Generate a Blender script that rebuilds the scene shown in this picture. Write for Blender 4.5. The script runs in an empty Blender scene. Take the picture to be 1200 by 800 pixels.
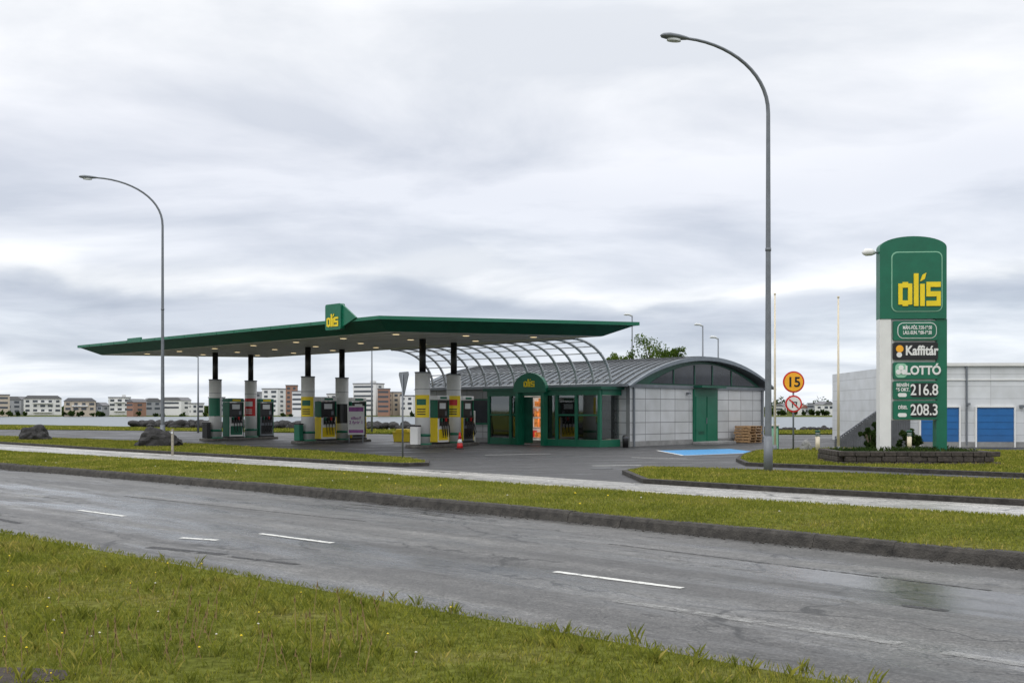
import bpy, bmesh, math, random
import numpy as np
from mathutils import Vector, Matrix, noise
random.seed(7); rng=np.random.default_rng(7)
S=bpy.context.scene
COL=S.collection

# ------------------------------------------------------------------ materials
def newmat(name):
    m=bpy.data.materials.new(name); m.use_nodes=True
    return m, m.node_tree, m.node_tree.nodes['Principled BSDF']
def mat(name,col,rough=0.6,var=0.12,scale=3.0,bump=0.0,bscale=40,metal=0.0,emit=0,spec=0.5,dirt=0.0):
    m,nt,b=newmat(name); N=nt.nodes; L=nt.links
    b.inputs['Roughness'].default_value=rough; b.inputs['Metallic'].default_value=metal
    b.inputs['Specular IOR Level'].default_value=spec
    tc=N.new('ShaderNodeTexCoord'); no=N.new('ShaderNodeTexNoise'); no.inputs['Scale'].default_value=scale
    no.inputs['Detail'].default_value=4; no.inputs['Roughness'].default_value=0.65
    L.new(tc.outputs['Object'],no.inputs['Vector'])
    r=N.new('ShaderNodeValToRGB'); e=r.color_ramp.elements
    e[0].position=0.3; e[1].position=0.7
    e[0].color=[max(0,c*(1-var)) for c in col]+[1]; e[1].color=[min(1,c*(1+var)) for c in col]+[1]
    L.new(no.outputs['Fac'],r.inputs['Fac'])
    out=r.outputs['Color']
    if dirt>0:
        sx=N.new('ShaderNodeSeparateXYZ'); L.new(tc.outputs['Object'],sx.inputs[0])
        mr=N.new('ShaderNodeMapRange'); mr.inputs['From Min'].default_value=0; mr.inputs['From Max'].default_value=0.9
        mr.inputs['To Min'].default_value=dirt; mr.inputs['To Max'].default_value=0
        L.new(sx.outputs['Z'],mr.inputs['Value'])
        mx=N.new('ShaderNodeMix'); mx.data_type='RGBA'; L.new(mr.outputs[0],mx.inputs['Factor'])
        L.new(out,mx.inputs['A']); mx.inputs['B'].default_value=(0.06,0.055,0.045,1); out=mx.outputs['Result']
    L.new(out,b.inputs['Base Color'])
    if bump>0:
        n2=N.new('ShaderNodeTexNoise'); n2.inputs['Scale'].default_value=bscale; n2.inputs['Detail'].default_value=4
        L.new(tc.outputs['Object'],n2.inputs['Vector'])
        bp=N.new('ShaderNodeBump'); bp.inputs['Strength'].default_value=bump; bp.inputs['Distance'].default_value=0.02
        L.new(n2.outputs['Fac'],bp.inputs['Height']); L.new(bp.outputs[0],b.inputs['Normal'])
    if emit: 
        L.new(out,b.inputs['Emission Color']); b.inputs['Emission Strength'].default_value=emit
    return m

def asphalt(name,lo,hi,rlo,rhi,cracks=True,ang=-0.75,stretch=6,streak=.35,wp=(.44,.56)):
    m,nt,b=newmat(name); N=nt.nodes; L=nt.links
    tc=N.new('ShaderNodeTexCoord')
    mp0=N.new('ShaderNodeMapping'); mp0.inputs['Rotation'].default_value=(0,0,-ang); L.new(tc.outputs['Object'],mp0.inputs['Vector'])
    mp=N.new('ShaderNodeMapping'); mp.inputs['Scale'].default_value=(1/stretch,1,1); L.new(mp0.outputs[0],mp.inputs['Vector'])
    mps=N.new('ShaderNodeMapping'); mps.inputs['Scale'].default_value=(.05,1,1); L.new(mp0.outputs[0],mps.inputs['Vector'])
    def nz(scale,vec,det=5,ro=0.6):
        n=N.new('ShaderNodeTexNoise'); n.inputs['Scale'].default_value=scale; n.inputs['Detail'].default_value=det; n.inputs['Roughness'].default_value=ro
        L.new(vec,n.inputs['Vector']); return n.outputs['Fac']
    def ramp(src,p0,c0,p1,c1):
        r=N.new('ShaderNodeValToRGB'); e=r.color_ramp.elements; e[0].position=p0; e[1].position=p1
        e[0].color=(*c0,1) if not isinstance(c0,float) else (c0,c0,c0,1); e[1].color=(*c1,1) if not isinstance(c1,float) else (c1,c1,c1,1)
        L.new(src,r.inputs['Fac']); return r.outputs[0]
    def mul(a,b_,f=1.0):
        mu=N.new('ShaderNodeMix'); mu.data_type='RGBA'; mu.blend_type='MULTIPLY'
        if isinstance(f,float): mu.inputs['Factor'].default_value=f
        else: L.new(f,mu.inputs['Factor'])
        L.new(a,mu.inputs['A']); L.new(b_,mu.inputs['B']); return mu.outputs['Result']
    big=nz(0.9,mp.outputs[0]); fine=nz(38,tc.outputs['Object'],4,0.85); mid=nz(3.0,mp0.outputs[0],6,.7); wet=nz(0.6,mp.outputs[0],8,0.7)
    sk=nz(2.2,mps.outputs[0],4,.6); grain=nz(13,mp0.outputs[0],5,.8)
    out=ramp(big,.3,lo,.7,hi)
    out=mul(out,ramp(fine,.38,.25,.64,1.9))
    out=mul(out,ramp(grain,.36,.62,.64,1.42))
    out=mul(out,ramp(mid,.35,.72,.65,1.25))
    out=mul(out,ramp(sk,.35,1-streak,.65,1+streak))
    if cracks:
        for (sc,st,th,lo_,msc) in((0.55,(.45,1.3,1),.018,.46,1),(1.6,(1,.8,1),.024,.52,2)):
            vv=N.new('ShaderNodeTexVoronoi'); vv.feature='DISTANCE_TO_EDGE'; vv.inputs['Scale'].default_value=sc
            add=N.new('ShaderNodeVectorMath'); add.operation='ADD'
            nn=N.new('ShaderNodeTexNoise'); nn.inputs['Scale'].default_value=1.6*msc; nn.inputs['Detail'].default_value=6; L.new(mp0.outputs[0],nn.inputs['Vector'])
            L.new(mp0.outputs[0],add.inputs[0]); L.new(nn.outputs['Color'],add.inputs[1])
            m2=N.new('ShaderNodeMapping'); m2.inputs['Scale'].default_value=st; L.new(add.outputs[0],m2.inputs['Vector']); L.new(m2.outputs[0],vv.inputs['Vector'])
            cr=ramp(vv.outputs['Distance'],.004,.08,th,1.0)
            mk=ramp(nz(.5*msc,mp.outputs[0],4,.6),lo_-.04,0.0,lo_+.03,1.0)
            out=mul(out,cr,mk)
    L.new(out,b.inputs['Base Color'])
    r1=ramp(wet,wp[0],rlo,wp[1],rhi)
    L.new(r1,b.inputs['Roughness'])
    bp=N.new('ShaderNodeBump'); bp.inputs['Distance'].default_value=.008
    bs=N.new('ShaderNodeMath'); bs.operation='MULTIPLY'; bs.inputs[1].default_value=1.3; L.new(r1,bs.inputs[0]); L.new(bs.outputs[0],bp.inputs['Strength'])
    L.new(fine,bp.inputs['Height']); L.new(bp.outputs[0],b.inputs['Normal'])
    return m

def panelmat(name,axis,col,w=1.2,h=0.55,dark=0.35):
    m,nt,b=newmat(name); N=nt.nodes; L=nt.links
    tc=N.new('ShaderNodeTexCoord'); sx=N.new('ShaderNodeSeparateXYZ'); L.new(tc.outputs['Object'],sx.inputs[0])
    cx=N.new('ShaderNodeCombineXYZ'); L.new(sx.outputs[axis],cx.inputs[0]); L.new(sx.outputs['Z'],cx.inputs[1])
    br=N.new('ShaderNodeTexBrick'); br.offset=0; br.squash=1; br.inputs['Scale'].default_value=1
    br.inputs['Brick Width'].default_value=w; br.inputs['Row Height'].default_value=h; br.inputs['Mortar Size'].default_value=.018
    br.inputs['Color1'].default_value=(*[c*.93 for c in col],1); br.inputs['Color2'].default_value=(*[min(1,c*1.05) for c in col],1)
    br.inputs['Mortar'].default_value=(*[c*dark for c in col],1)
    L.new(cx.outputs[0],br.inputs['Vector'])
    no=N.new('ShaderNodeTexNoise'); no.inputs['Scale'].default_value=1.3; no.inputs['Detail'].default_value=6; L.new(tc.outputs['Object'],no.inputs['Vector'])
    r=N.new('ShaderNodeValToRGB'); r.color_ramp.elements[0].position=.3; r.color_ramp.elements[0].color=(.84,.84,.82,1); r.color_ramp.elements[1].position=.65; L.new(no.outputs['Fac'],r.inputs['Fac'])
    mu=N.new('ShaderNodeMix'); mu.data_type='RGBA'; mu.blend_type='MULTIPLY'; mu.inputs['Factor'].default_value=1
    L.new(br.outputs['Color'],mu.inputs['A']); L.new(r.outputs[0],mu.inputs['B']); L.new(mu.outputs['Result'],b.inputs['Base Color'])
    b.inputs['Roughness'].default_value=.45
    return m

def grassmat(name,c1,c2,c3,blade=True):
    m=bpy.data.materials.new(name); m.use_nodes=True; nt=m.node_tree; N=nt.nodes; L=nt.links; N.clear()
    out=N.new('ShaderNodeOutputMaterial'); tc=N.new('ShaderNodeTexCoord')
    no=N.new('ShaderNodeTexNoise'); no.inputs['Scale'].default_value=.7; no.inputs['Detail'].default_value=4; no.inputs['Roughness'].default_value=.65; L.new(tc.outputs['Object'],no.inputs['Vector'])
    r=N.new('ShaderNodeValToRGB'); e=r.color_ramp.elements; e[0].position=.33; e[0].color=(*c1,1); e[1].position=.67; e[1].color=(*c3,1)
    k=e.new(.5); k.color=(*c2,1)
    L.new(no.outputs['Fac'],r.inputs['Fac'])
    mu=N.new('ShaderNodeMix'); mu.data_type='RGBA'; mu.blend_type='MULTIPLY'; mu.inputs['Factor'].default_value=1; L.new(r.outputs[0],mu.inputs['A'])
    if blade:
        at=N.new('ShaderNodeAttribute'); at.attribute_name='rnd'
        r2=N.new('ShaderNodeValToRGB'); e=r2.color_ramp.elements; e[0].color=(.55,.62,.6,1); e[1].color=(1.5,1.35,1.1,1)
        k=e.new(.9); k.color=(1.25,1.2,.95,1); e[2].color=(2.0,1.6,2.2,1)
        L.new(at.outputs['Fac'],r2.inputs['Fac']); L.new(r2.outputs[0],mu.inputs['B'])
    else:
        n2=N.new('ShaderNodeTexNoise'); n2.inputs['Scale'].default_value=14; n2.inputs['Detail'].default_value=5; L.new(tc.outputs['Object'],n2.inputs['Vector'])
        r2=N.new('ShaderNodeValToRGB'); e=r2.color_ramp.elements; e[0].position=.3;e[1].position=.7; e[0].color=(.5,.5,.5,1); e[1].color=(1.3,1.3,1.3,1)
        L.new(n2.outputs['Fac'],r2.inputs['Fac']); L.new(r2.outputs[0],mu.inputs['B'])
    d=N.new('ShaderNodeBsdfDiffuse'); L.new(mu.outputs['Result'],d.inputs['Color'])
    if blade:
        t=N.new('ShaderNodeBsdfTranslucent'); L.new(mu.outputs['Result'],t.inputs['Color'])
        mx=N.new('ShaderNodeMixShader'); mx.inputs[0].default_value=.4; L.new(d.outputs[0],mx.inputs[1]); L.new(t.outputs[0],mx.inputs[2]); L.new(mx.outputs[0],out.inputs[0])
    else: L.new(d.outputs[0],out.inputs[0])
    return m

M={}
M['grass']=grassmat('grass_blades',(.15,.175,.03),(.22,.235,.045),(.285,.27,.07))
M['soil']=grassmat('grass_ground',(.08,.09,.02),(.115,.125,.028),(.14,.13,.045),False)
M['farland']=grassmat('far_land',(.06,.075,.025),(.10,.115,.035),(.13,.13,.055),False)
M['road']=asphalt('road_asphalt',(.040,.039,.038),(.098,.095,.090),.13,.48,wp=(.41,.52))
M['fore']=asphalt('forecourt_asphalt',(.020,.020,.022),(.042,.042,.044),.30,.6,True,0.2,2,.15,wp=(.36,.5))
M['path']=asphalt('path_painted_sheen',(.22,.215,.205),(.34,.33,.305),.3,.6,True)  # pale base colour stands in for wet road sheen at grazing view
M['kerb']=mat('kerb_concrete',(.042,.038,.033),.9,.6,7,1.0,45)
M['kerb2']=mat('kerb_edge',(.10,.095,.085),.85,.4,5,.6,60)
M['paint']=mat('worn_white_paint',(.62,.61,.58),.6,.25,30)
M['green']=mat('green_paint',(.004,.125,.068),.4,.12,2)
M['dgreen']=mat('dark_green_cladding',(.003,.078,.046),.45,.2,2)
M['yellow']=mat('yellow_plastic',(.80,.60,.01),.45,.08)
M['white']=mat('white_panel',(.72,.72,.70),.45,.06,2)
M['whitecol']=mat('white_column_paint',(.66,.66,.64),.5,.08,2,dirt=.35)
M['ceil']=mat('canopy_ceiling',(.68,.68,.66),.5,.05,.6)
M['black']=mat('black_plastic',(.012,.012,.013),.35,.2)
M['galv']=mat('galvanised_steel',(.16,.175,.195),.5,.15,3,metal=.2)
M['alu']=mat('painted_steel_rib',(.38,.40,.42),.4,.1,2,metal=.3)
M['roof']=mat('metal_roof',(.16,.185,.21),.42,.14,1.2,metal=.2)
M['red']=mat('red_paint',(.55,.02,.02),.45,.1)
M['orange']=mat('orange_sign',(.9,.42,.02),.45,.05)
M['blue']=mat('blue_door',(.012,.12,.34),.45,.1,2,dirt=.2)
M['bluepaint']=mat('blue_ground_paint',(.02,.22,.48),.5,.35,9)
M['rock']=mat('basalt_rock',(.024,.023,.023),.85,.5,6,1.0,14)
M['stone']=mat('stone_wall',(.05,.042,.036),.9,.5,9,1.0,12)
M['wood']=mat('pallet_wood',(.36,.22,.11),.8,.3,8)
M['postwood']=mat('weathered_wood',(.30,.27,.22),.85,.3,8)
M['cream']=mat('flagpole_paint',(.68,.60,.46),.5,.08)
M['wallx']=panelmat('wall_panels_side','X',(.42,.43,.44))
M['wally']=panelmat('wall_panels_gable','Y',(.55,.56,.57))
M['conc']=mat('concrete',(.24,.24,.235),.85,.25,1.5,.4,30)
M['dconc']=mat('dark_weathered_cladding',(.085,.09,.095),.8,.3,1.5,.3,30)
M['whitewall']=panelmat('white_cladding','X',(.66,.68,.70),2.4,.55,.75)
M['lamp']=mat('lit_downlight',(1,.78,.45),.5,.02,emit=.9)
M['lens']=mat('lamp_lens',(.6,.62,.62),.3,.05)
M['purple']=mat('poster_purple',(.30,.08,.30),.5,.3,4)
M['bark']=mat('bark',(.10,.075,.055),.9,.4,10,.6,20)
M['warm']=mat('glow_goods_orange',(.75,.20,.05),.6,.8,4.5,emit=.7)  # warm doorway glow put into the goods as emission
M['goods']=mat('glow_goods',(.38,.22,.17),.6,.9,5,emit=.35)  # goods are no lamps; emission stands in for interior light
M['goodsw']=mat('glow_goods_white',(.6,.58,.52),.6,.3,5,emit=.45)  # white goods and shelf back, emission added to brighten the interior
M['goodsr']=mat('glow_goods_red',(.55,.05,.05),.6,.3,5,emit=.4)  # red goods, emission added to brighten the interior
M['litegreen']=mat('pale_green_line',(.25,.5,.35),.5,.05)
M['dandelion']=mat('dandelion_yellow',(.75,.55,.01),.7,.1)
M['seed']=mat('seed_head',(.55,.53,.45),.9,.1)
M['stalk']=mat('stalk',(.24,.17,.07),.9,.2)
M['darkwin']=mat('dark_window',(.03,.035,.045),.12,.3,1.0)
M['leaf']=grassmat('leaves',(.055,.10,.02),(.09,.145,.03),(.13,.18,.04))
M['leafdark']=grassmat('dark_leaves',(.022,.045,.016),(.038,.065,.02),(.055,.085,.025))
def glass():
    m=bpy.data.materials.new('shop_glass'); m.use_nodes=True; N=m.node_tree.nodes; L=m.node_tree.links; N.clear()
    o=N.new('ShaderNodeOutputMaterial'); t=N.new('ShaderNodeBsdfTransparent'); t.inputs[0].default_value=(.86,.9,.88,1)
    g=N.new('ShaderNodeBsdfGlossy'); g.inputs['Roughness'].default_value=.03; g.inputs['Color'].default_value=(.8,.85,.85,1)
    f=N.new('ShaderNodeFresnel'); f.inputs[0].default_value=1.6; a=N.new('ShaderNodeMath'); a.operation='ADD'; a.inputs[1].default_value=.10
    L.new(f.outputs[0],a.inputs[0]); mx=N.new('ShaderNodeMixShader'); L.new(a.outputs[0],mx.inputs[0]); L.new(t.outputs[0],mx.inputs[1]); L.new(g.outputs[0],mx.inputs[2]); L.new(mx.outputs[0],o.inputs[0])
    return m
M['glass']=glass()

# ------------------------------------------------------------------ helpers
def empty(name,loc=(0,0,0),rz=0):
    o=bpy.data.objects.new(name,None); o.location=loc; o.rotation_euler=(0,0,rz); o.empty_display_size=.3; COL.objects.link(o); return o
def link(name,me,parent=None,loc=(0,0,0),rot=(0,0,0)):
    o=bpy.data.objects.new(name,me); COL.objects.link(o); o.parent=parent; o.location=loc; o.rotation_euler=rot; return o
def mesh(name,v,f,mats,parent=None,mi=None,smooth=False):
    me=bpy.data.meshes.new(name); me.from_pydata([tuple(p) for p in v],[],f)
    for m in (mats if isinstance(mats,list) else [mats]): me.materials.append(m)
    if mi: me.polygons.foreach_set('material_index',mi)
    if smooth: me.polygons.foreach_set('use_smooth',[True]*len(me.polygons))
    me.update(); return link(name,me,parent)
def boxgeo(c,s,rz=0):
    x,y,z=[k/2 for k in s]; cr,sr=math.cos(rz),math.sin(rz)
    v=[]
    for dz in(-z,z):
        for dx,dy in((-x,-y),(x,-y),(x,y),(-x,y)):
            v.append((c[0]+dx*cr-dy*sr,c[1]+dx*sr+dy*cr,c[2]+dz))
    f=[(0,3,2,1),(4,5,6,7),(0,1,5,4),(1,2,6,5),(2,3,7,6),(3,0,4,7)]
    return v,f
def boxes(name,lst,m,parent=None,bev=0.0):
    V=[];F=[]
    for it in lst:
        v,f=boxgeo(*it); n=len(V); V+=v; F+=[tuple(i+n for i in q) for q in f]
    o=mesh(name,V,F,m,parent)
    if bev: 
        b=o.modifiers.new('bevel','BEVEL'); b.width=bev; b.segments=2; b.limit_method='ANGLE'
    return o
def box(name,c,s,m,parent=None,bev=0.0,rz=0): return boxes(name,[(c,s,rz)],m,parent,bev)
def tube(name,pts,rad,m,parent=None,seg=12):
    pts=[Vector(p) for p in pts]; V=[];F=[]
    if not isinstance(rad,(list,tuple)): rad=[rad]*len(pts)
    prev=None
    for i,p in enumerate(pts):
        t=(pts[min(i+1,len(pts)-1)]-pts[max(i-1,0)]).normalized()
        if prev is None:
            a=t.orthogonal().normalized()
        else: a=(prev-t*prev.dot(t)).normalized()
        prev=a; b=t.cross(a)
        for k in range(seg):
            w=2*math.pi*k/seg; V.append(p+(a*math.cos(w)+b*math.sin(w))*rad[i])
    for i in range(len(pts)-1):
        for k in range(seg): F.append((i*seg+k,i*seg+(k+1)%seg,(i+1)*seg+(k+1)%seg,(i+1)*seg+k))
    F.append(tuple(range(seg))[::-1]); F.append(tuple((len(pts)-1)*seg+k for k in range(seg)))
    o=mesh(name,V,F,m,parent,smooth=False)
    for p in o.data.polygons: p.use_smooth=len(p.vertices)==4
    return o
def prism(name,pts,axis,a,b,m,parent=None,smooth=False,bev=0):
    def mk(p,t):
        return {'x':(t,p[0],p[1]),'y':(p[0],t,p[1]),'z':(p[0],p[1],t)}[axis]
    n=len(pts); V=[mk(p,a) for p in pts]+[mk(p,b) for p in pts]
    F=[tuple(range(n)),tuple(range(n,2*n))[::-1]]+[(i,(i+1)%n,n+(i+1)%n,n+i)[::-1] for i in range(n)]
    o=mesh(name,V,F,m,parent)
    bm=bmesh.new(); bm.from_mesh(o.data); bmesh.ops.recalc_face_normals(bm,faces=bm.faces); bm.to_mesh(o.data); bm.free()
    if bev:
        q=o.modifiers.new('bevel','BEVEL'); q.width=bev; q.segments=2; q.limit_method='ANGLE'
    return o
def rrect(x0,z0,x1,z1,r,n=5):
    P=[]
    for cx,cz,a in((x1-r,z1-r,0),(x0+r,z1-r,90),(x0+r,z0+r,180),(x1-r,z0+r,270)):
        for k in range(n+1):
            w=math.radians(a+90*k/n); P.append((cx+r*math.cos(w),cz+r*math.sin(w)))
    return P
def text(name,s,loc,size,m,parent,bold=0.0,rot=(math.pi/2,0,0),align='CENTER',sx=1.0,ext=.004):
    cu=bpy.data.curves.new(name,'FONT'); cu.body=s; cu.size=size; cu.offset=bold; cu.extrude=ext; cu.align_x=align; cu.align_y='CENTER'
    cu.materials.append(m); o=link(name,cu,parent,loc,rot); o.scale=(sx,1,1); return o
def disc(name,c,r,m,parent,th=.02,n=40):
    return prism(name,[(c[0]+r*math.cos(2*math.pi*k/n),c[2]+r*math.sin(2*math.pi*k/n)) for k in range(n)],'y',c[1]-th/2,c[1]+th/2,m,parent)
def logo(parent,x0,z0,w,h,y,m,th=.02):
    """blocky four letter word mark, local x-z plane facing -y"""
    s=h/1.35; W=w/3.05; t=.30*W; g=.12*W; H=.98*s
    L=[]
    def bar(a,b,c,d): L.append((((a+c)/2,y,(b+d)/2),(abs(c-a),th,abs(d-b))))
    X=x0; ow=W*1.0; tv=.23*s
    bar(X,z0+.06*s,X+t,z0+H-.06*s); bar(X+ow-t,z0+.06*s,X+ow,z0+H-.06*s)
    bar(X+t,z0,X+ow-t,z0+tv); bar(X+t,z0+H-tv,X+ow-t,z0+H)
    X+=ow+g; bar(X,z0,X+t*1.1,z0+1.33*s)
    X+=t*1.1+g; bar(X,z0,X+t*1.1,z0+H*.92)
    prism('accent',[(X,z0+H*1.02),(X+t*1.1,z0+H*1.12),(X+t*1.5,z0+H*1.38),(X+t*.6,z0+H*1.3)],'y',y-th/2,y+th/2,m,parent)
    X+=t*1.1+g; sw=x0+w-X; tt=.21*s
    bar(X,z0,X+sw,z0+tt); bar(X,z0+H-tt,X+sw,z0+H); bar(X,z0+H/2-tt/2,X+sw,z0+H/2+tt/2)
    bar(X,z0+H/2+tt/2,X+t*.95,z0+H-tt); bar(X+sw-t*.95,z0+tt,X+sw,z0+H/2-tt/2)
    return boxes('word_mark',L,m,parent)

def catmull(P,n):
    P=[np.array(p,float) for p in P]; P=[2*P[0]-P[1]]+P+[2*P[-1]-P[-2]]; out=[]
    for i in range(1,len(P)-2):
        for k in range(12):
            t=k/12; a,b,c,d=P[i-1:i+3]
            out.append(.5*((2*b)+(c-a)*t+(2*a-5*b+4*c-d)*t*t+(3*b-a-3*c+d)*t**3))
    out.append(P[-2]); out=np.array(out)
    dl=np.r_[0,np.cumsum(np.linalg.norm(np.diff(out,axis=0),axis=1))]
    s=np.linspace(0,dl[-1],n); return np.c_[np.interp(s,dl,out[:,0]),np.interp(s,dl,out[:,1])]
def strip(name,A,B,m,zf=lambda t:0*t,nm=10,parent=None):
    n=len(A); ts=np.linspace(0,1,nm+1); V=[];F=[]
    for i in range(n):
        for t in ts:
            p=A[i]*(1-t)+B[i]*t; V.append((p[0],p[1],float(zf(t))))
    w=nm+1
    for i in range(n-1):
        for j in range(nm): F.append((i*w+j,i*w+j+1,(i+1)*w+j+1,(i+1)*w+j)[::-1])
    o=mesh(name,V,F,m,parent,smooth=True); 
    bm=bmesh.new(); bm.from_mesh(o.data); bmesh.ops.recalc_face_normals(bm,faces=bm.faces)
    if sum(f.normal.z for f in bm.faces)<0: bmesh.ops.reverse_faces(bm,faces=bm.faces)
    bm.to_mesh(o.data); bm.free(); return o
def blades(name,P,h,w,m,parent=None,pv=.3):
    """P: (n,3) root points; one mesh of bent two-triangle blades"""
    n=len(P); P=P.astype(np.float32)
    a=rng.uniform(0,2*np.pi,n); d=np.c_[np.cos(a),np.sin(a),np.zeros(n)]
    patch=1+pv*np.sin(P[:,0]*2.1+1.7*np.sin(P[:,1]*1.3))*np.sin(P[:,1]*2.7+P[:,0])
    hh=(h*rng.uniform(.45,1.3,n)*patch)[:,None]; ww=(w*rng.uniform(.6,1.3,n))[:,None]
    b=rng.uniform(0,2*np.pi,n); ln=np.c_[np.cos(b),np.sin(b),np.zeros(n)]*hh*rng.uniform(.2,.9,n)[:,None]
    v=np.stack([P-d*ww/2,P+d*ww/2,P+ln*.35+d*ww*.35+[0,0,1]*hh*.6,P+ln+[0,0,1]*hh],1).reshape(-1,3)
    f=np.array([[0,1,2],[0,2,3]])[None]+(np.arange(n)*4)[:,None,None]; f=f.reshape(-1,3)
    me=bpy.data.meshes.new(name); me.vertices.add(len(v)); me.vertices.foreach_set('co',v.astype(np.float32).ravel())
    me.loops.add(f.size); me.loops.foreach_set('vertex_index',f.ravel().astype(np.int32))
    me.polygons.add(len(f)); me.polygons.foreach_set('loop_start',(np.arange(len(f))*3).astype(np.int32))
    me.update(calc_edges=True)
    at=me.attributes.new('rnd','FLOAT','POINT'); at.data.foreach_set('value',np.repeat(rng.uniform(0,1,n),4).astype(np.float32))
    me.materials.append(m); return link(name,me,parent)
def sample_strip(A,B,n,zf,flt=None,jit=.05):
    i=rng.uniform(0,len(A)-1.001,n); k=i.astype(int); fr=(i-k)[:,None]; t=rng.uniform(-.01,1.01,n)
    a=A[k]*(1-fr)+A[k+1]*fr; b=B[k]*(1-fr)+B[k+1]*fr; p=a*(1-t[:,None])+b*t[:,None]
    z=np.array(zf(np.clip(t,0,1))); P=np.c_[p,z]
    if flt is not None: P=P[flt(P)]
    return P
def inpoly(P,poly):
    x,y=P[:,0],P[:,1]; r=np.zeros(len(P),bool); n=len(poly)
    for i in range(n):
        x1,y1=poly[i]; x2,y2=poly[(i+1)%n]
        c=((y1>y)!=(y2>y))&(x<(x2-x1)*(y-y1)/(y2-y1+1e-12)+x1); r^=c
    return r
def island(name,poly,z,dens,h,w,kerb=True):
    e=empty(name); n=len(poly)
    V=[(x,y,z) for x,y in poly]; bm=bmesh.new(); vs=[bm.verts.new(v) for v in V]; f=bm.faces.new(vs)
    bmesh.ops.recalc_face_normals(bm,faces=bm.faces)
    if f.normal.z<0: f.normal_flip()
    bmesh.ops.triangulate(bm,faces=bm.faces[:]); me=bpy.data.meshes.new('turf'); bm.to_mesh(me); bm.free(); me.materials.append(M['soil']); link('turf',me,e)
    c=np.array(poly)
    if kerb:
        ar=sum(c[i][0]*c[(i+1)%n][1]-c[(i+1)%n][0]*c[i][1] for i in range(n)); sg=1 if ar>0 else -1
        off=[]
        for i in range(n):
            d1=c[i]-c[i-1]; d2=c[(i+1)%n]-c[i]; n1=np.array([d1[1],-d1[0]])/np.linalg.norm(d1); n2=np.array([d2[1],-d2[0]])/np.linalg.norm(d2)
            q=n1+n2; q/=max(.4,np.linalg.norm(q)); off.append(c[i]+sg*q*.14)
        V=[];F=[]
        for i in range(n):
            a,b=c[i],off[i]; V+=[(a[0],a[1],-.01),(a[0],a[1],z+.01),(b[0],b[1],z+.004),(b[0],b[1],-.01)]
        for i in range(n):
            j=(i+1)%n
            for k in range(3): F.append((4*i+k,4*j+k,4*j+k+1,4*i+k+1))
        mesh('kerb',V,F,M['kerb'],e)
    lo,hi=c.min(0),c.max(0); N=int((hi-lo).prod()*dens)
    P=np.c_[rng.uniform(lo[0],hi[0],N),rng.uniform(lo[1],hi[1],N),np.full(N,z)]; P=P[inpoly(P,poly)]
    P=P[(np.abs(P[:,0])<.62*P[:,1]+3)]
    blades('grass_blades',P,h,w,M['grass'],e); return e

# ------------------------------------------------------------------ terrain
def ss(a,b,v):
    t=max(0,min(1,(v-a)/(b-a))); return t*t*(3-2*t)
def coastline(x): return 128-40*ss(-70,0,x)+3*math.sin(x*.05)
SEA=-2.3
def gh(x,y):
    if y<60: return -.03
    c=coastline(x)
    z=-.03-6*ss(c,c+14,y)
    r=math.hypot(x,y)
    z+= (4.6+10*ss(760,1500,y)+3*math.sin(x*.004+2)*ss(760,1200,y))*ss(600,690,y+20*math.sin(x*.01))
    return z
radii=[0,5,12,20,30,40,50,60,70,76,82,86,90,94,98,102,106,110,114,118,122,126,130,134,138,143,148,153,160,170,190,230,300,400,500,560,590,610,630,650,670,690,720,800,950,1200,1600,2500,4500,8000]
V=[(0,0,-.03)];F=[];NS=240
for r in radii[1:]:
    for k in range(NS):
        a=2*math.pi*k/NS; x,y=r*math.cos(a),r*math.sin(a); V.append((x,y,gh(x,y)))
for k in range(NS): F.append((0,1+k,1+(k+1)%NS))
for i in range(len(radii)-2):
    for k in range(NS):
        a=1+i*NS; F.append((a+k,a+NS+k,a+NS+(k+1)%NS,a+(k+1)%NS))
mesh('ground',V,F,M['farland'],smooth=True)
m,nt,b=newmat('sea_water'); b.inputs['Base Color'].default_value=(.10,.125,.14,1); b.inputs['Roughness'].default_value=.3
no=nt.nodes.new('ShaderNodeTexNoise'); no.inputs['Scale'].default_value=.35; no.inputs['Detail'].default_value=5
tc=nt.nodes.new('ShaderNodeTexCoord'); nt.links.new(tc.outputs['Object'],no.inputs['Vector'])
bp=nt.nodes.new('ShaderNodeBump'); bp.inputs['Strength'].default_value=.4; bp.inputs['Distance'].default_value=.4; nt.links.new(no.outputs['Fac'],bp.inputs['Height']); nt.links.new(bp.outputs[0],b.inputs['Normal'])
mesh('sea',[(-6000,62,SEA),(6000,62,SEA),(6000,6000,SEA),(-6000,6000,SEA)],[(0,1,2,3)],m)

# ------------------------------------------------------------------ roads
NE=catmull([(-98,90.6),(-48,49),(-20,25.3),(-12,18.3),(-7,13.8),(-1.54,9.1),(1.94,6.1),(12,-3),(36,-26)],260)
L1=catmull([(-95,97),(-45,54.5),(-14.8,29.3),(-5.4,21.2),(0,16.0),(3.17,12.8),(5.3,10.7),(16,.6),(40,-22)],260)
L2=catmull([(-105,113),(-50,67),(-19.5,39),(-7.2,28.3),(0,21.3),(4.3,17.2),(7.3,14.6),(18,4.5),(43,-19)],260)
L3=catmull([(-110,124),(-58,80),(-25.4,50.8),(-8.7,34.7),(-2.4,28.7),(2.9,23.2),(5.2,20.9),(8.9,17.6),(20,7.5),(45,-16)],260)
def offs(A,d):
    t=np.gradient(A,axis=0); t/=np.linalg.norm(t,axis=1)[:,None]; return A+np.c_[-t[:,1],t[:,0]]*d
strip('road',offs(NE,-.25),offs(L1,.05),M['road'],lambda t:0*t,14)
e=empty('roadside_kerb')
rg=np.random.default_rng(3)
tt=np.r_[0,np.cumsum(np.linalg.norm(np.diff(L1,axis=0),axis=1))]
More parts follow.
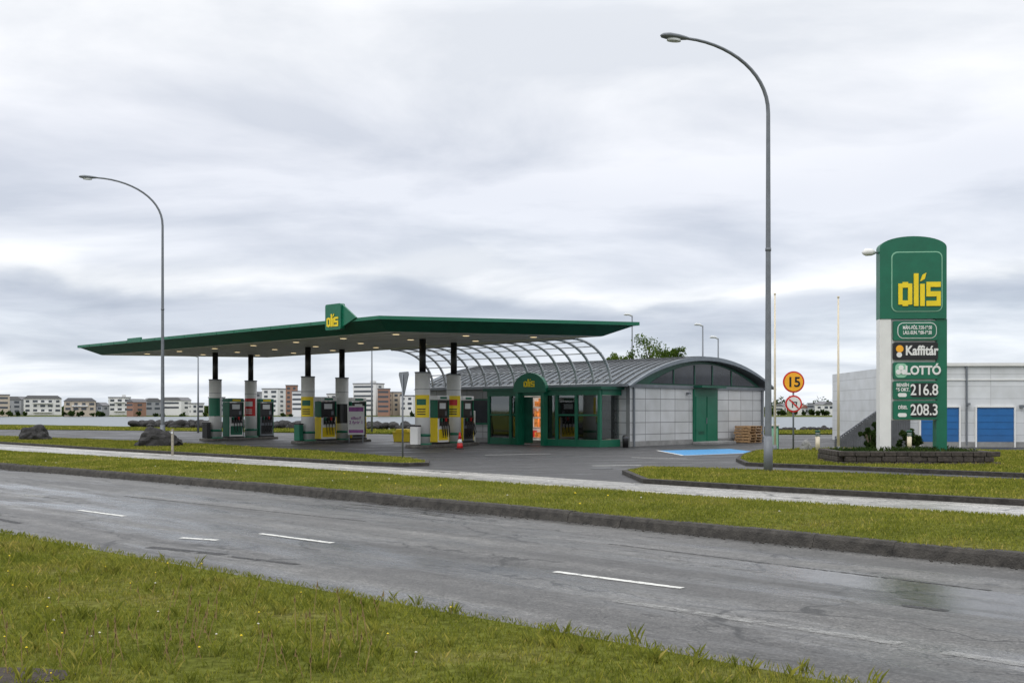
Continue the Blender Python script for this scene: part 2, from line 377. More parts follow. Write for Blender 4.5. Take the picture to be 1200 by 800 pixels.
V=[];F=[];s=0.0
def at(A,s): return np.array([np.interp(s,tt,A[:,0]),np.interp(s,tt,A[:,1])])
Ai=offs(L1,.24)
while s<tt[-1]-1:
    a0,a1=at(L1,s+.002),at(L1,s+.998); b0,b1=at(Ai,s+.002),at(Ai,s+.998); dz=rg.uniform(-.008,.008); hh=.15+dz; j=rg.uniform(-.008,.008,2)
    n=len(V); o0=(b0-a0)/.24
    V+=[(a0[0]+o0[0]*j[0],a0[1]+o0[1]*j[0],-.02),(a1[0]+o0[0]*j[1],a1[1]+o0[1]*j[1],-.02),(*(a0+o0*.05),hh-.04),(*(a1+o0*.05),hh-.04),(*(a0+o0*.09),hh),(*(a1+o0*.09),hh),(*b0,hh),(*b1,hh),(*b0,-.02),(*b1,-.02)]
    F+=[(n,n+1,n+3,n+2),(n+2,n+3,n+5,n+4),(n+4,n+5,n+7,n+6),(n+6,n+7,n+9,n+8),(n,n+2,n+4,n+6,n+8),(n+1,n+9,n+7,n+5,n+3)]
    s+=1.0
mesh('kerb_stones',V,F,M['kerb'],e)
bmg=bmesh.new()
for k in range(1800):
    s=rg.uniform(tt[-1]*.30,tt[-1]*.80); p=at(L1,s); q=at(Ai,s); o_=(p-q)/.24; p=p+o_*abs(rg.normal(0,.07)); r=rg.uniform(.006,.02)
    bmesh.ops.create_icosphere(bmg,subdivisions=1,radius=r,matrix=Matrix.Translation((p[0],p[1],.003)))
me=bpy.data.meshes.new('kerb_grit'); bmg.to_mesh(me); bmg.free(); me.materials.append(M['kerb']); link('kerb_grit',me,e)
zf=lambda t:.135+.07*np.sin(np.pi*np.clip(t,0,1))**.7
med=empty('median_grass')
strip('turf',offs(L1,.23),L2,M['soil'],zf,10,med)
fl=lambda P:(np.abs(P[:,0])<.60*P[:,1]+2.5)&(P[:,1]>6)&(P[:,1]<75)
P=sample_strip(offs(L1,.17),L2,560000,zf,fl)
keep=rng.uniform(0,1,len(P))<np.clip(14/P[:,1],.25,1); P=P[keep]
near=P[:,1]<24
blades('grass_blades_front',P[near],.036,.013,M['grass'],med); blades('grass_blades_back',P[~near],.038,.027,M['grass'],med)
strip('pale_road_strip',offs(L2,-.05),offs(L3,.02),M['path'],lambda t:.004+0*t,4)  # strip of wet road, its sheen painted as a pale colour
V=[];F=[]
for i,(p,q) in enumerate(zip(L2,offs(L2,.10))):
    V+=[(p[0],p[1],.12),(q[0],q[1],.11),(q[0],q[1],-.01)]
    if i: n=3*i; F+=[(n-3,n,n+1,n-2),(n-2,n+1,n+2,n-1)]
mesh('back_kerb',V,F,M['kerb2'],med)
ver=empty('verge_grass')
zn=lambda t:.03+.05*np.clip(t*3,0,1)
NB=offs(NE,-9)
strip('turf',NE,NB,M['soil'],zn,14,ver)
fl=lambda P:(np.abs(P[:,0])<.60*P[:,1]+1.2)&(P[:,1]>4.6)&(P[:,1]<40)
P=sample_strip(NE,NB,2200000,zn,fl)
P=P[rng.uniform(0,1,len(P))<np.clip(9.5/P[:,1],.2,1)]
bare=((P[:,0]+3.05)/.42)**2+((P[:,1]-6.05)/.22)**2<1
bare|=(np.sin(P[:,0]*1.9+2*np.sin(P[:,1]*.9))*np.sin(P[:,1]*2.3+1.3*np.sin(P[:,0]*1.4)))>.86
P=P[(~bare|(rng.uniform(0,1,len(P))<.3))]
nr=P[:,1]<12
blades('grass_blades_front',P[nr],.042,.0074,M['grass'],ver); blades('grass_blades_back',P[~nr],.042,.014,M['grass'],ver)
T=P[nr][:400]; T=np.repeat(T,14,axis=0); T[:,:2]+=rng.normal(0,.02,(len(T),2)); blades('long_tufts',T,.085,.006,M['grass'],ver)
dirt=mat('bare_soil',(.045,.035,.028),.95,.5,12,1,40)
prism('bare_patch',[(-3.05+.42*math.cos(a*.5)*(1+.15*math.sin(a*1.7)),6.05+.2*math.sin(a*.5)) for a in [k*4*math.pi/26 for k in range(26)]],'z',.07,.086,dirt,ver)
fl=empty('dandelions'); V=[];F=[]
def blob(V,F,c,r):
    n=len(V); 
    V+=[(c[0]+r,c[1],c[2]),(c[0],c[1]+r,c[2]),(c[0]-r,c[1],c[2]),(c[0],c[1]-r,c[2]),(c[0],c[1],c[2]+r*.7),(c[0],c[1],c[2]-r*.7)]
    F+=[(n,n+1,n+4),(n+1,n+2,n+4),(n+2,n+3,n+4),(n+3,n,n+4),(n+1,n,n+5),(n+2,n+1,n+5),(n+3,n+2,n+5),(n,n+3,n+5)]
SV=[];SF=[];WV=[];WF=[]
for k in range(44):
    y=random.uniform(6,13); x=random.uniform(-.52,-.05)*y
    if .657*x+.753*(y-7.9)>-.15: continue
    h=random.uniform(.05,.10); w=.0025; n=len(SV)
    lx=random.uniform(-.03,.03); SV+=[(x-w,y,.06),(x+w,y,.06),(x+lx+w,y,.06+h),(x+lx-w,y,.06+h)]; SF.append((n,n+1,n+2,n+3))
    if k%3: blob(V,F,(x+lx,y,.06+h),random.uniform(.007,.011))
    else: blob(WV,WF,(x+lx,y,.06+h),.010)
for k in range(70):
    y=random.uniform(6.0,8.4); x=random.uniform(-.5,-.12)*y; h=random.uniform(.12,.26); n=len(SV); lx=random.uniform(-.06,.06)
    SV+=[(x-.003,y,.06),(x+.003,y,.06),(x+lx+.002,y,.06+h),(x+lx-.002,y,.06+h)]; SF.append((n,n+1,n+2,n+3))
    m_=len(SV); SV+=[(x+lx-.008,y,.06+h-.03),(x+lx+.008,y,.06+h-.03),(x+lx,y,.06+h+.03)]; SF.append((m_,m_+1,m_+2))
for k in range(90):
    i=random.randint(80,190); t=random.uniform(.1,.9); p=L1[i]*(1-t)+L2[i]*t
    blob(WV if k%2 else V,WF if k%2 else F,(p[0],p[1],.24),random.uniform(.012,.02))
mesh('flowers',V,F,M['dandelion'],fl); mesh('stalks',SV,SF,M['stalk'],fl); mesh('seed_heads',WV,WF,M['seed'],fl)
# forecourt
poly=[tuple(p) for p in L3[::4]]+[(75,-10),(70,70),(20,70),(-8,71),(-30,84),(-62,100),(-108,138)]
bm=bmesh.new(); vs=[bm.verts.new((x,y,0)) for x,y in poly]; f=bm.faces.new(vs); 
bmesh.ops.triangulate(bm,faces=bm.faces[:]); bmesh.ops.recalc_face_normals(bm,faces=bm.faces)
if sum(f.normal.z for f in bm.faces)<0: bmesh.ops.reverse_faces(bm,faces=bm.faces)
me=bpy.data.meshes.new('forecourt'); bm.to_mesh(me); bm.free(); me.materials.append(M['fore']); link('forecourt',me)
island('grass_island',[(-70,91),(-58,81.5),(-40,64.5),(-25.4,51),(-16.5,42.2),(-8.7,35),(-5,31.6),(-3.2,30.3),(-2.6,30.6),(-2.7,31.8),(-3.4,33.6),(-6.3,38),(-9.6,42),(-13.7,47),(-22,55),(-31,62.5),(-45,75),(-62,92)],.10,220,.05,.04)
island('grass_island',[(3.1,23.3),(5.2,21.1),(8.9,17.9),(20,7.9),(45,-15),(52,-12),(24,12),(15,20.5),(11.5,23.2),(8.5,25.3),(6.7,26.6),(4.6,28.2),(3.7,28.3),(3.0,26.6)],.10,360,.045,.027)
island('sign_lawn',[(7.1,30.6),(9.5,28.6),(12.5,25.6),(19,20.5),(30,13),(44,20),(36,38),(24,39.5),(17,40.8),(12.6,42.6),(9.6,40),(8.3,36.5),(7.4,33.2)],.10,200,.055,.034)
island('shore_grass',[(-130,118),(-60,95),(-30,84),(-8,73),(20,72),(60,74),(60,80),(20,83),(-5,84),(-30,93),(-60,112),(-140,125)],.03,30,.12,.10,False)
# painted lines
rm=empty('road_markings')
def line(name,a,b,w,m=M['paint'],z=.004,ragged=True):
    a=np.array(a,float);b=np.array(b,float);d=b-a;Ld=np.linalg.norm(d);d/=Ld;nn=np.array([-d[1],d[0]])
    k=max(2,int(Ld/.06)); V=[];F=[]
    for i in range(k+1):
        p=a+d*Ld*i/k; j=rg.uniform(-.008,.008,2) if ragged else (0,0)
        q=p+nn*(w/2+j[0]); r=p-nn*(w/2+j[1]); V+=[(*q,z),(*r,z)]
        if i: n=2*i; F.append((n-2,n-1,n+1,n))
    mesh(name,V,F,m,rm)
def wornmat(name,thr,col=(.6,.6,.57),soft=.06):
    m,nt,b=newmat(name); N=nt.nodes;L=nt.links; N_=N.new('ShaderNodeTexNoise'); N_.inputs['Scale'].default_value=9; N_.inputs['Detail'].default_value=8; N_.inputs['Roughness'].default_value=.75
    tc=N.new('ShaderNodeTexCoord'); L.new(tc.outputs['Object'],N_.inputs['Vector'])
    r=N.new('ShaderNodeValToRGB'); e=r.color_ramp.elements; e[0].position=thr-soft; e[1].position=thr+soft; e[0].color=(0,0,0,1); e[1].color=(1,1,1,1); L.new(N_.outputs['Fac'],r.inputs['Fac'])
    b.inputs['Base Color'].default_value=(*col,1); b.inputs['Roughness'].default_value=.6
    t=N.new('ShaderNodeBsdfTransparent'); mx=N.new('ShaderNodeMixShader'); o=N['Material Output']
    L.new(r.outputs[0],mx.inputs[0]); L.new(t.outputs[0],mx.inputs[1]); L.new(b.outputs[0],mx.inputs[2]); L.new(mx.outputs[0],o.inputs['Surface']); return m
W1=wornmat('paint_worn_light',.41,(.6,.6,.57)); W2=wornmat('paint_worn_heavy',.52,(.30,.30,.29),.16)
dv=np.array([1.14,-.98])
for k in range(-9,3):
    a=np.array([.44,10.5])+np.array([3.82,-3.25])*k
    line('lane_dash',a,a+dv,.09,W1)
line('old_line',(.9,8.9),(2.75,7.25),.12,W2); line('old_line',(2.95,7.0),(4.6,5.5),.12,W2)
line('old_patch',(-4.3,13.3),(-3.75,13.05),.10,W1)
line('old_line',(-14,21.5),(-10.5,18.5),.16,W2)
line('old_patch',(-9.6,20.0),(-8.9,19.6),.16,W2)
tar=wornmat('tar_repair',.46,(.016,.016,.017),.05)
for a,b,w in(((-4.4,12.4),(-3.3,11.75),.14),((-7.5,19.8),(-2.2,15.3),.05),((1.2,12.7),(4.4,9.4),.04),((3.3,8.7),(3.6,8.45),.10),((-3.2,11.6),(-2.3,11.0),.08),((-8.6,16.3),(-7.2,15.0),.12)):
    line('tar_strip',a,b,w,tar,.003)
for a,b in(((2.4,30.6),(3.9,30.9)),((4.2,36),(6,35.2)),((-1,38),(1.5,39.2))): line('forecourt_line',a,b,.12,W1,.006)
mh=empty('manhole_cover',(2.55,29.2,.006)); tube('cover',[(0,0,-.003),(0,0,.003)],.33,M['dconc'],mh,24)
bp_=[(6.0,42.3),(9.4,44.2),(9.9,40.2),(6.3,37.6)]
e=empty('disabled_parking_bay')
mesh('blue_paint',[(x,y,.005) for x,y in bp_],[(3,2,1,0)],M['bluepaint'],e)
def bayline(a,b):
    a=np.array(a);b=np.array(b);d=(b-a)/np.linalg.norm(b-a);n=np.array([-d[1],d[0]])*.06
    mesh('white_border',[(*(a+n),.009),(*(a-n),.009),(*(b-n),.009),(*(b+n),.009)],[(0,1,2,3)],M['paint'],e)
bayline(bp_[0],bp_[3]); bayline(bp_[3],bp_[2])

# ------------------------------------------------------------------ station canopy
TH=math.atan2(-.69,.72)
ux=Vector((math.cos(TH),math.sin(TH))); uy=Vector((-math.sin(TH),math.cos(TH)))
def tolocal(o,p): d=Vector((p[0]-o[0],p[1]-o[1])); return (d.dot(ux),d.dot(uy))
CO=(-5.2,40)
can=empty('fuel_station_canopy',(CO[0],CO[1],0),TH)
q=[(0,0),(5.6,9.4),(-21.2,9.1),(-26.8,-.3)]
def inset(q,d):
    n=len(q); out=[]; c=[Vector(p) for p in q]
    for i in range(n):
        d1=(c[i]-c[i-1]).normalized(); d2=(c[(i+1)%n]-c[i]).normalized(); n1=Vector((-d1.y,d1.x)); n2=Vector((-d2.y,d2.x))
        k=(n1+n2); k=k/(1+n1.dot(n2)); out.append(tuple(c[i]+k*d))
    return out
ring=[(0,5.36),(0,5.22),(.12,5.20),(.75,4.80),(.80,4.78),(.80,4.86)]
V=[];F=[];MI=[]
for d,z in ring:
    for p in inset(q,d): V.append((p[0],p[1],z))
for r in range(len(ring)-1):
    for k in range(4): F.append((r*4+k,r*4+(k+1)%4,(r+1)*4+(k+1)%4,(r+1)*4+k)[::-1]); MI.append(0 if r==0 else (1 if r<3 else 2))
F.append((0,1,2,3)); MI.append(1)
mesh('fascia_roof',V,F,[M['green'],M['dgreen'],M['ceil']],can,MI)
c4=inset(q,.79); mesh('ceiling',[(x,y,4.85) for x,y in c4],[(3,2,1,0)],M['ceil'],can)
L=[]
c5=inset(q,.85)
for k in range(1,24):
    t=k/24; a=Vector(c5[3]).lerp(Vector(c5[0]),t); b=Vector(c5[2]).lerp(Vector(c5[1]),t)
    L.append((((a.x+b.x)/2,(a.y+b.y)/2,4.843),(.025,(b-a).length,.01),math.atan2(b.y-a.y,b.x-a.x)-math.pi/2))
boxes('ceiling_joints',L,M['conc'],can)
for i in range(7):
    for j in range(3):
        t=(i+.5)/7; s=(j+.5)/3; a=Vector(c5[3]).lerp(Vector(c5[0]),t); b=Vector(c5[2]).lerp(Vector(c5[1]),t); p=a.lerp(b,s)
        tube('downlight',[(p.x,p.y,4.80),(p.x,p.y,4.84)],.14,M['lamp'],can,16)
        tube('downlight_rim',[(p.x,p.y,4.815),(p.x,p.y,4.842)],.22,M['white'],can,16)
L=[]
for k in range(1,18):
    x=-26.8+26.8*k/18
    L.append(((x,-.004-.3*(-x)/26.8,5.29),(.02,.012,.13)))
boxes('fascia_seams',L,M['dgreen'],can)
def fsign(name,xl,w,z0,h):
    e2=bpy.data.objects.new(name,None); COL.objects.link(e2); e2.parent=can; e2.location=(xl,-.06,0)
    prism('panel',rrect(0,z0,w,z0+h,.08),'y',-.1,.12,M['green'],e2)
    logo(e2,w*.12,z0+h*.12,w*.74,h*.5,-.115,M['yellow'],.02)
    prism('fin',[(w,z0+.1),(w+.9,z0+.42),(w,z0+h*.95)],'y',-.02,.06,M['green'],e2)
fsign('logo_sign',-3.3,1.05,4.95,1.05)
box('end_logo_panel',(-22.9,1.2,5.5),(1.6,.10,.36),M['green'],can,.02)
cols=[(-4.0,45.8),(-10.3,51.7),(-16.4,56.6),(-2.75,48.4),(-8.9,53.6),(-15.0,58.8)]
for i,cw in enumerate(cols):
    x,y=tolocal(CO,cw); 
    cz=bpy.data.objects.new('column',None); COL.objects.link(cz); cz.parent=can; cz.location=(x,y,0)
    tube('steel_core',[(0,0,3.2),(0,0,4.86)],.15,M['black'],cz,20)
    tube('white_sleeve',[(0,0,.16),(0,0,3.35)],.34,M['whitecol'],cz,28)
    tube('cap_ring',[(0,0,3.33),(0,0,3.38)],.36,M['galv'],cz,28)
    tube('sleeve_joint',[(0,0,2.6),(0,0,2.62)],.345,M['galv'],cz,28)
    tube('green_band',[(0,0,.5),(0,0,.62)],.36,M['green'],cz,28)
    tube('base_ring',[(0,0,.1),(0,0,.2)],.42,M['green'],cz,28)
    mm=[M['yellow'],M['yellow'],M['green'],M['yellow'],M['black'],M['red']][i]
    V=[];F=[]; z0,z1=(1.35,2.35) if i!=4 else (1.0,2.0)
    A0=-90-math.degrees(TH)-62
    for k in range(13):
        a=math.radians(A0+k*10.3); V+=[(.355*math.cos(a),.355*math.sin(a),z0),(.355*math.cos(a),.355*math.sin(a),z1)]
        if k: n=2*k; F.append((n-2,n,n+1,n-1))
    mesh('advert_wrap',V,F,mm,cz,smooth=True)
    if i in(0,1,3,5):
        V=[];F=[]
        for k in range(9):
            a=math.radians(A0+20+k*9); V+=[(.362*math.cos(a),.362*math.sin(a),z0+.55),(.362*math.cos(a),.362*math.sin(a),z0+.82)]
            if k: n=2*k; F.append((n-2,n,n+1,n-1))
        mesh('advert_picture',V,F,M[{0:'green',1:'green',3:'red',5:'white'}[i]],cz,smooth=True)
        V=[];F=[]
        for r_ in range(3):
            for k in range(9):
                a=math.radians(A0+24+k*8); zz_=z0+.12+r_*.11; V+=[(.362*math.cos(a),.362*math.sin(a),zz_),(.362*math.cos(a),.362*math.sin(a),zz_+.05)]
                if k: n=2*(k+9*r_); F.append((n-2,n,n+1,n-1))
        mesh('advert_lines',V,F,M['black' if i!=5 else 'white'],cz,smooth=True)
pumpcols=[('yellow','green'),('yellow','green'),('green','green')]
for i in range(3):
    a=Vector(cols[i]); b=Vector(cols[i+3]); mid=(a+b)/2; d=(b-a); L_=d.length
    ang=math.atan2(d.y,d.x)
    isl=empty('pump_island',(mid.x,mid.y,0),ang)
    prism('kerb',rrect(-L_/2-.9,-.6,L_/2+1.9,.6,.55),'z',0,.13,M['kerb2'],isl,bev=.02)
    for j,xo in enumerate((0.0,L_/2+1.0)):
        p=bpy.data.objects.new('pump',None); COL.objects.link(p); p.parent=isl; p.location=(xo,0,.13)
        lo,hi=M[pumpcols[i][0]],M[pumpcols[i][1]]
        box('cabinet',(0,0,.6),(1.02,.5,1.1),M['white'] if j==0 else M['galv'],p,.02)
        box('cabinet_panel',(0,0,.42),(.86,.516,.5),lo if j==0 else M['black'],p)
        box('plinth',(0,0,.04),(1.12,.56,.08),M['black'],p)
        boxes('end_panel_lower',[((s*.53,0,.64),(.05,.5,1.1)) for s in(-1,1)],lo,p,.01)
        boxes('end_panel_upper',[((s*.53,0,1.60),(.05,.5,.80)) for s in(-1,1)],hi,p,.01)
        box('display_head',(0,0,1.58),(.96,.42,.80),M['black'],p,.02)
        box('top_sign',(0,0,2.11),(1.12,.52,.20),M['white'] if i<2 else hi,p,.03)
        for s in(-1,1):
            box('display',(0,s*.214,1.74),(.55,.01,.26),M['lens'],p)
            box('keypad',(.3,s*.214,1.4),(.16,.01,.2),M['galv'],p)
            box('brand_strip',(0,s*.263,2.11),(.6,.008,.10),M['green'] if i<2 else M['yellow'],p)
            boxes('nozzle_holder',[((-.3+k*.2,s*.27,1.0),(.12,.06,.34)) for k in range(4)],M['black'],p,.01)
            for k in range(4):
                x=-.3+k*.2
                tube('hose',[(x,s*.29,1.12),(x,s*.40,.8),(x+.03,s*.42,.42),(x+.1,s*.36,.3),(x+.12,s*.3,.7),(x+.12,s*.27,1.3)],.018,M['black'],p,6)
                box('nozzle',(x,s*.33,1.1),(.05,.09,.16),M[['green','black','red','black'][k]],p,.01)
    box('service_bin',(-L_/2-.62,0,.55),(.28,.4,.8),M[['white','green','black'][i]],isl,.03)
    box('bucket_lid',(-L_/2-.62,0,.98),(.3,.42,.06),M['black'],isl,.01)

# ------------------------------------------------------------------ shop
SO=(5.4,47)
sh=empty('fuel_station_shop',(SO[0],SO[1],0),TH)
LX=-14.0; WY=12.0; EV=2.85
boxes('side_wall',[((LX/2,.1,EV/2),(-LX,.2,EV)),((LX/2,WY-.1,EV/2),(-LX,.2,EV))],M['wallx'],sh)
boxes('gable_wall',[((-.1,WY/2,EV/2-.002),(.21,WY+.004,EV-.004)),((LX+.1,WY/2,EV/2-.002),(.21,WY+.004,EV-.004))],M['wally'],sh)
boxes('plinth',[((LX/2,-.004,.12),(-LX+.05,.06,.24)),((.006,WY/2,.12),(.06,WY+.05,.24))],M['conc'],sh)
def arc(y0,y1,zb,zt,n=28):
    c=(y1-y0)/2; s=zt-zb; R=(c*c+s*s)/(2*s); zc=zt-R; yc=(y0+y1)/2; a=math.asin(c/R)
    return [(yc+R*math.sin(-a+2*a*k/n),zc+R*math.cos(-a+2*a*k/n)) for k in range(n+1)]
def archband(name,y0,y1,zb,zt,th,x0,x1,m):
    o=arc(y0,y1,zb,zt); i=arc(y0+th*.9,y1-th*.9,zb,zt-th); return prism(name,o+i[::-1],'x',x0,x1,m,sh)
archband('roof_vault',-.5,WY+.5,EV-.05,4.28,.16,LX-.4,.35,M['roof'])
archband('roof_edge_trim',-.56,WY+.56,EV-.06,4.33,.20,.35,.45,M['roof'])
archband('roof_edge_trim',-.56,WY+.56,EV-.06,4.33,.20,LX-.5,LX-.4,M['roof'])
x=.1
V=[];F=[]
o=arc(-.52,WY+.52,EV-.03,4.30,24); o2=arc(-.56,WY+.56,EV+.02,4.36,24)
while x>LX-.3:
    n=len(V)
    for (a,b),(c,d) in zip(o,o2): V+=[(x-.025,a,b),(x-.025,c,d),(x+.025,c,d),(x+.025,a,b)]
    for i in range(24):
        for j in range(3): s_=n+4*i; F.append((s_+j,s_+j+1,s_+j+5,s_+j+4))
    x-=.48
mesh('standing_seams',V,F,M['dconc'],sh)
pts=arc(.2,WY-.2,EV-.0,4.10); prism('tympanum_wall',pts,'x',-.2,-.05,M['dgreen'],sh)
pts=arc(1.6,WY-.9,EV+.10,3.98); prism('tympanum_glass',pts,'x',-.045,-.02,M['darkwin'],sh)
boxes('tympanum_mullions',[((-.01,y,(EV+.1+zz)/2),(.05,.07,zz-EV-.1)) for y,zz in((3.5,3.62),(5.3,3.9),(6.9,3.93),(8.7,3.72))],M['dgreen'],sh)
box('eaves_beam',(.03,WY/2,EV-.05),(.12,WY+.3,.16),M['galv'],sh)
box('door_frame',(.05,6.16,1.38),(.14,2.1,2.72),M['green'],sh)
boxes('door_leaves',[((.13,5.66,1.2),(.05,.92,2.3)),((.13,6.66,1.2),(.05,.92,2.3))],M['green'],sh,.008)
boxes('door_handle',[((.18,6.1,1.15),(.04,.04,.3))],M['galv'],sh)
boxes('door_vent',[((.165,5.66,.5),(.02,.5,.02)),((.165,5.66,.56),(.02,.5,.02)),((.165,5.66,.62),(.02,.5,.02))],M['dgreen'],sh)
box('door_step',(.6,6.16,.06),(1.0,2.4,.12),M['conc'],sh,.01)
box('door_canopy',(.3,6.16,2.83),(.6,2.2,.1),M['dgreen'],sh)
box('wall_lamp',(.12,4.6,2.5),(.2,.14,.1),M['galv'],sh)
boxes('downpipe',[((.06,.25,1.4),(.08,.08,2.8)),((.06,11.7,1.4),(.08,.08,2.8))],M['galv'],sh)
box('gutter',(LX/2,-.56,EV-.04),(-LX+.6,.14,.12),M['galv'],sh)
px0,px1=-7.6,-.55; pd=-1.5; PH=2.62
por=[]
xs=[px1,-1.9,-3.1,-3.85,-5.35,-6.1,px0]
for x in xs: por.append(((x,pd,PH/2),(.13,.16,PH)))
por+= [(((px0+px1)/2,pd-.003,PH-.13),(px1-px0+.136,.20,.26)),((px1+.003,pd/2+.02,PH-.13),(.2,-pd-.1,.26)),((px0-.003,pd/2+.02,PH-.13),(.2,-pd-.1,.26))]
por+= [(((xs[i]+xs[i+1])/2,pd,.16),(abs(xs[i]-xs[i+1])-.13,.12,.32)) for i in(0,1,2,4,5)]
por+= [(((xs[i]+xs[i+1])/2,pd,1.45),(abs(xs[i]-xs[i+1])-.13,.10,.07)) for i in(0,1,4,5)]
por+= [((px1,pd/2,.16),(.12,-pd-.16,.32)),((px0,pd/2,.16),(.12,-pd-.16,.32))]
boxes('portal_frame',por,M['green'],sh)
box('portal_roof',((px0+px1)/2,pd/2-.05,PH+.06),(px1-px0+.5,-pd+.35,.12),M['dgreen'],sh)
gl=[(((xs[i]+xs[i+1])/2,pd,1.38),(abs(xs[i]-xs[i+1])-.14,.02,2.1)) for i in(0,1,2,4,5)]
boxes('portal_glass',gl+[((px1,pd/2,1.35),(.02,-pd-.18,2.0)),((px0,pd/2,1.35),(.02,-pd-.18,2.0))],M['glass'],sh)
box('portal_floor',((px0+px1)/2,pd/2,.03),(px1-px0-.2,-pd-.1,.05),M['conc'],sh)
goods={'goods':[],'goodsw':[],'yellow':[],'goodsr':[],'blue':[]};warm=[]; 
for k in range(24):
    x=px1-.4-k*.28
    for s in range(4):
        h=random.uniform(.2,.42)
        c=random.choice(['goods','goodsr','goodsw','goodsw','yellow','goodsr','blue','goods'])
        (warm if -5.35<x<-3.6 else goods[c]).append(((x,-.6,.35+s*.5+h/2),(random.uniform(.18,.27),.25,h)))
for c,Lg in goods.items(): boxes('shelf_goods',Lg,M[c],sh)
boxes('glow_display',warm,M['warm'],sh)  # entrance goods that glow themselves to give the doorway its warm light
boxes('shelves',[(((px0+px1)/2,-.61,.31+s*.5),(px1-px0-.4,.3,.03)) for s in range(5)],M['white'],sh)
box('shelf_back',((px0+px1)/2,-.44,1.3),(px1-px0-.4,.02,2.2),M['goodsw'],sh)  # plain back panel with added glow in place of interior light
for xx,zz,ww,hh_,c in((-2.5,1.0,.7,.6,'yellow'),(-1.2,1.05,.7,.6,'red'),(-6.8,.95,.8,.6,'purple'),(-5.7,1.9,.4,.5,'white'),(-3.45,1.6,.4,.6,'white'),(-1.5,1.95,.5,.35,'white'),(-6.9,1.95,.5,.4,'red'),(-2.3,1.95,.4,.3,'white'),(-5.75,.9,.4,.6,'red')):
    box('poster',(xx,pd+.1,zz),(ww,.01,hh_),M[c],sh)
box('automatic_door_leaf',(-5.05,pd+.12,1.2),(.55,.04,2.2),M['dgreen'],sh)
ap=[(-3.55,PH-.1)]+[(-4.6+1.05*math.cos(math.radians(a)),PH+.05+.78*math.sin(math.radians(a))) for a in range(0,181,12)]+[(-5.65,PH-.1)]
prism('entrance_arch',ap,'y',pd-.32,pd-.12,M['green'],sh)
logo(sh,-4.95,PH+.16,.7,.38,pd-.33,M['yellow'],.02)
boxes('door_jambs',[((-3.77,pd-.18,1.25),(.2,.28,2.5)),((-5.43,pd-.18,1.25),(.2,.28,2.5))],M['green'],sh)
boxes('side_window',[((-9.6,-.02,1.6),(1.6,.06,1.2)),((-12,-.02,1.6),(1.6,.06,1.2))],M['darkwin'],sh)
boxes('side_window_frame',[((-9.6,-.03,1.6+s*.63),(1.76,.1,.08)) for s in(-1,1)]+[((-12,-.03,1.6+s*.63),(1.76,.1,.08)) for s in(-1,1)],M['green'],sh)

pg=empty('arched_pergola',(SO[0],SO[1],0),TH)
bx,by=tolocal(SO,(2.5,45.5))
RW=-by-.35
def ribpts(x,n=14):
    return [(x,-.45-RW*(1-math.sin(math.pi/2*k/n)) ,2.9+1.95*math.cos(math.pi/2*k/n)) for k in range(n+1)]
xs_=[-.75-k*1.02 for k in range(13)]
for x in xs_:
    tube('rib',ribpts(x),.065,M['alu'],pg,8)
for k in range(1,14,2):
    p=ribpts(0)[k]; tube('purlin',[(xs_[0]+.1,p[1],p[2]),(xs_[-1]-.1,p[1],p[2])],.028,M['alu'],pg,6)
tube('foot_rail',[(xs_[0]+.2,-.45,2.88),(xs_[-1]-.2,-.45,2.88)],.07,M['alu'],pg,8)
tube('head_rail',[(xs_[0]+.2,-.45-RW,4.86),(xs_[-1]-.2,-.45-RW,4.86)],.07,M['alu'],pg,8)

pl=empty('pallet_stack',(SO[0]+ux.x*.75+uy.x*9.1,SO[1]+ux.y*.75+uy.y*9.1,0),TH)
L=[]
for k in range(6):
    z=k*.145; dx=random.uniform(-.04,.04)
    for j in range(6): L.append(((dx-.4+j*.16,0,z+.13),(.11,1.2,.02)))
    for j in(-.55,0,.55): L.append(((dx,j,z+.075),(.9,.1,.085)))
    for j in(-.4,0,.4): L.append(((dx+j,0,z+.02),(.1,1.2,.02)))
boxes('slats',L,M['wood'],pl)

# ------------------------------------------------------------------ street lamps
def lamp(x,y,H,reach,arm_dir=(-.955,-.297),base=.1,rr=.075):
    e=empty('street_lamp',(x,y,0),math.atan2(arm_dir[1],arm_dir[0]))
    zt=H-1.95*reach/2.95
    pts=[(0,0,base-.12),(0,0,1.2),(0,0,zt*.5),(0,0,zt)]
    ax,az=reach-.25,H-zt
    for k in range(1,15):
        a=math.pi/2*k/14; pts.append((ax*(1-math.cos(a)),0,zt+az*math.sin(a)**.92))
    rad=[rr*1.25,rr*1.15,rr*.9,rr*.68]+[rr*(.66-.2*k/14) for k in range(14)]
    tube('pole',pts,rad,M['galv'],e,14)
    tube('base_sleeve',[(0,0,base-.12),(0,0,base+.9)],rr*1.5,M['galv'],e,14)
    tube('sleeve_collar',[(0,0,zt*.62),(0,0,zt*.62+.08)],rr*1.0,M['galv'],e,14)
    box('inspection_door',(0,-rr*1.46,base+.55),(.07,.02,.35),M['dconc'],e)
    V=[];F=[];prof=[(0,.035,.03),(.08,.06,.05),(.3,.12,.075),(.55,.14,.085),(.72,.10,.06),(.78,.03,.02)]
    for px,w,h in prof:
        for k in range(12):
            a=2*math.pi*k/12; V.append((reach-.3+px,w*math.cos(a),H+.0+(h if math.sin(a)>0 else h*.8)*math.sin(a)))
    for i in range(len(prof)-1):
        for k in range(12): F.append((i*12+k,i*12+(k+1)%12,i*12+12+(k+1)%12,i*12+12+k))
    F.append(tuple(range(12))); F.append(tuple(range(len(V)-12,len(V))))
    mesh('luminaire',V,F,M['galv'],e,smooth=True)
    prism('lens',[(reach+.0+.19*math.cos(t*math.pi/8)+.12,.10*math.sin(t*math.pi/8)) for t in range(16)],'z',H-.105,H-.055,M['lens'],e)
lamp(6.58,26.3,10.95,2.55)
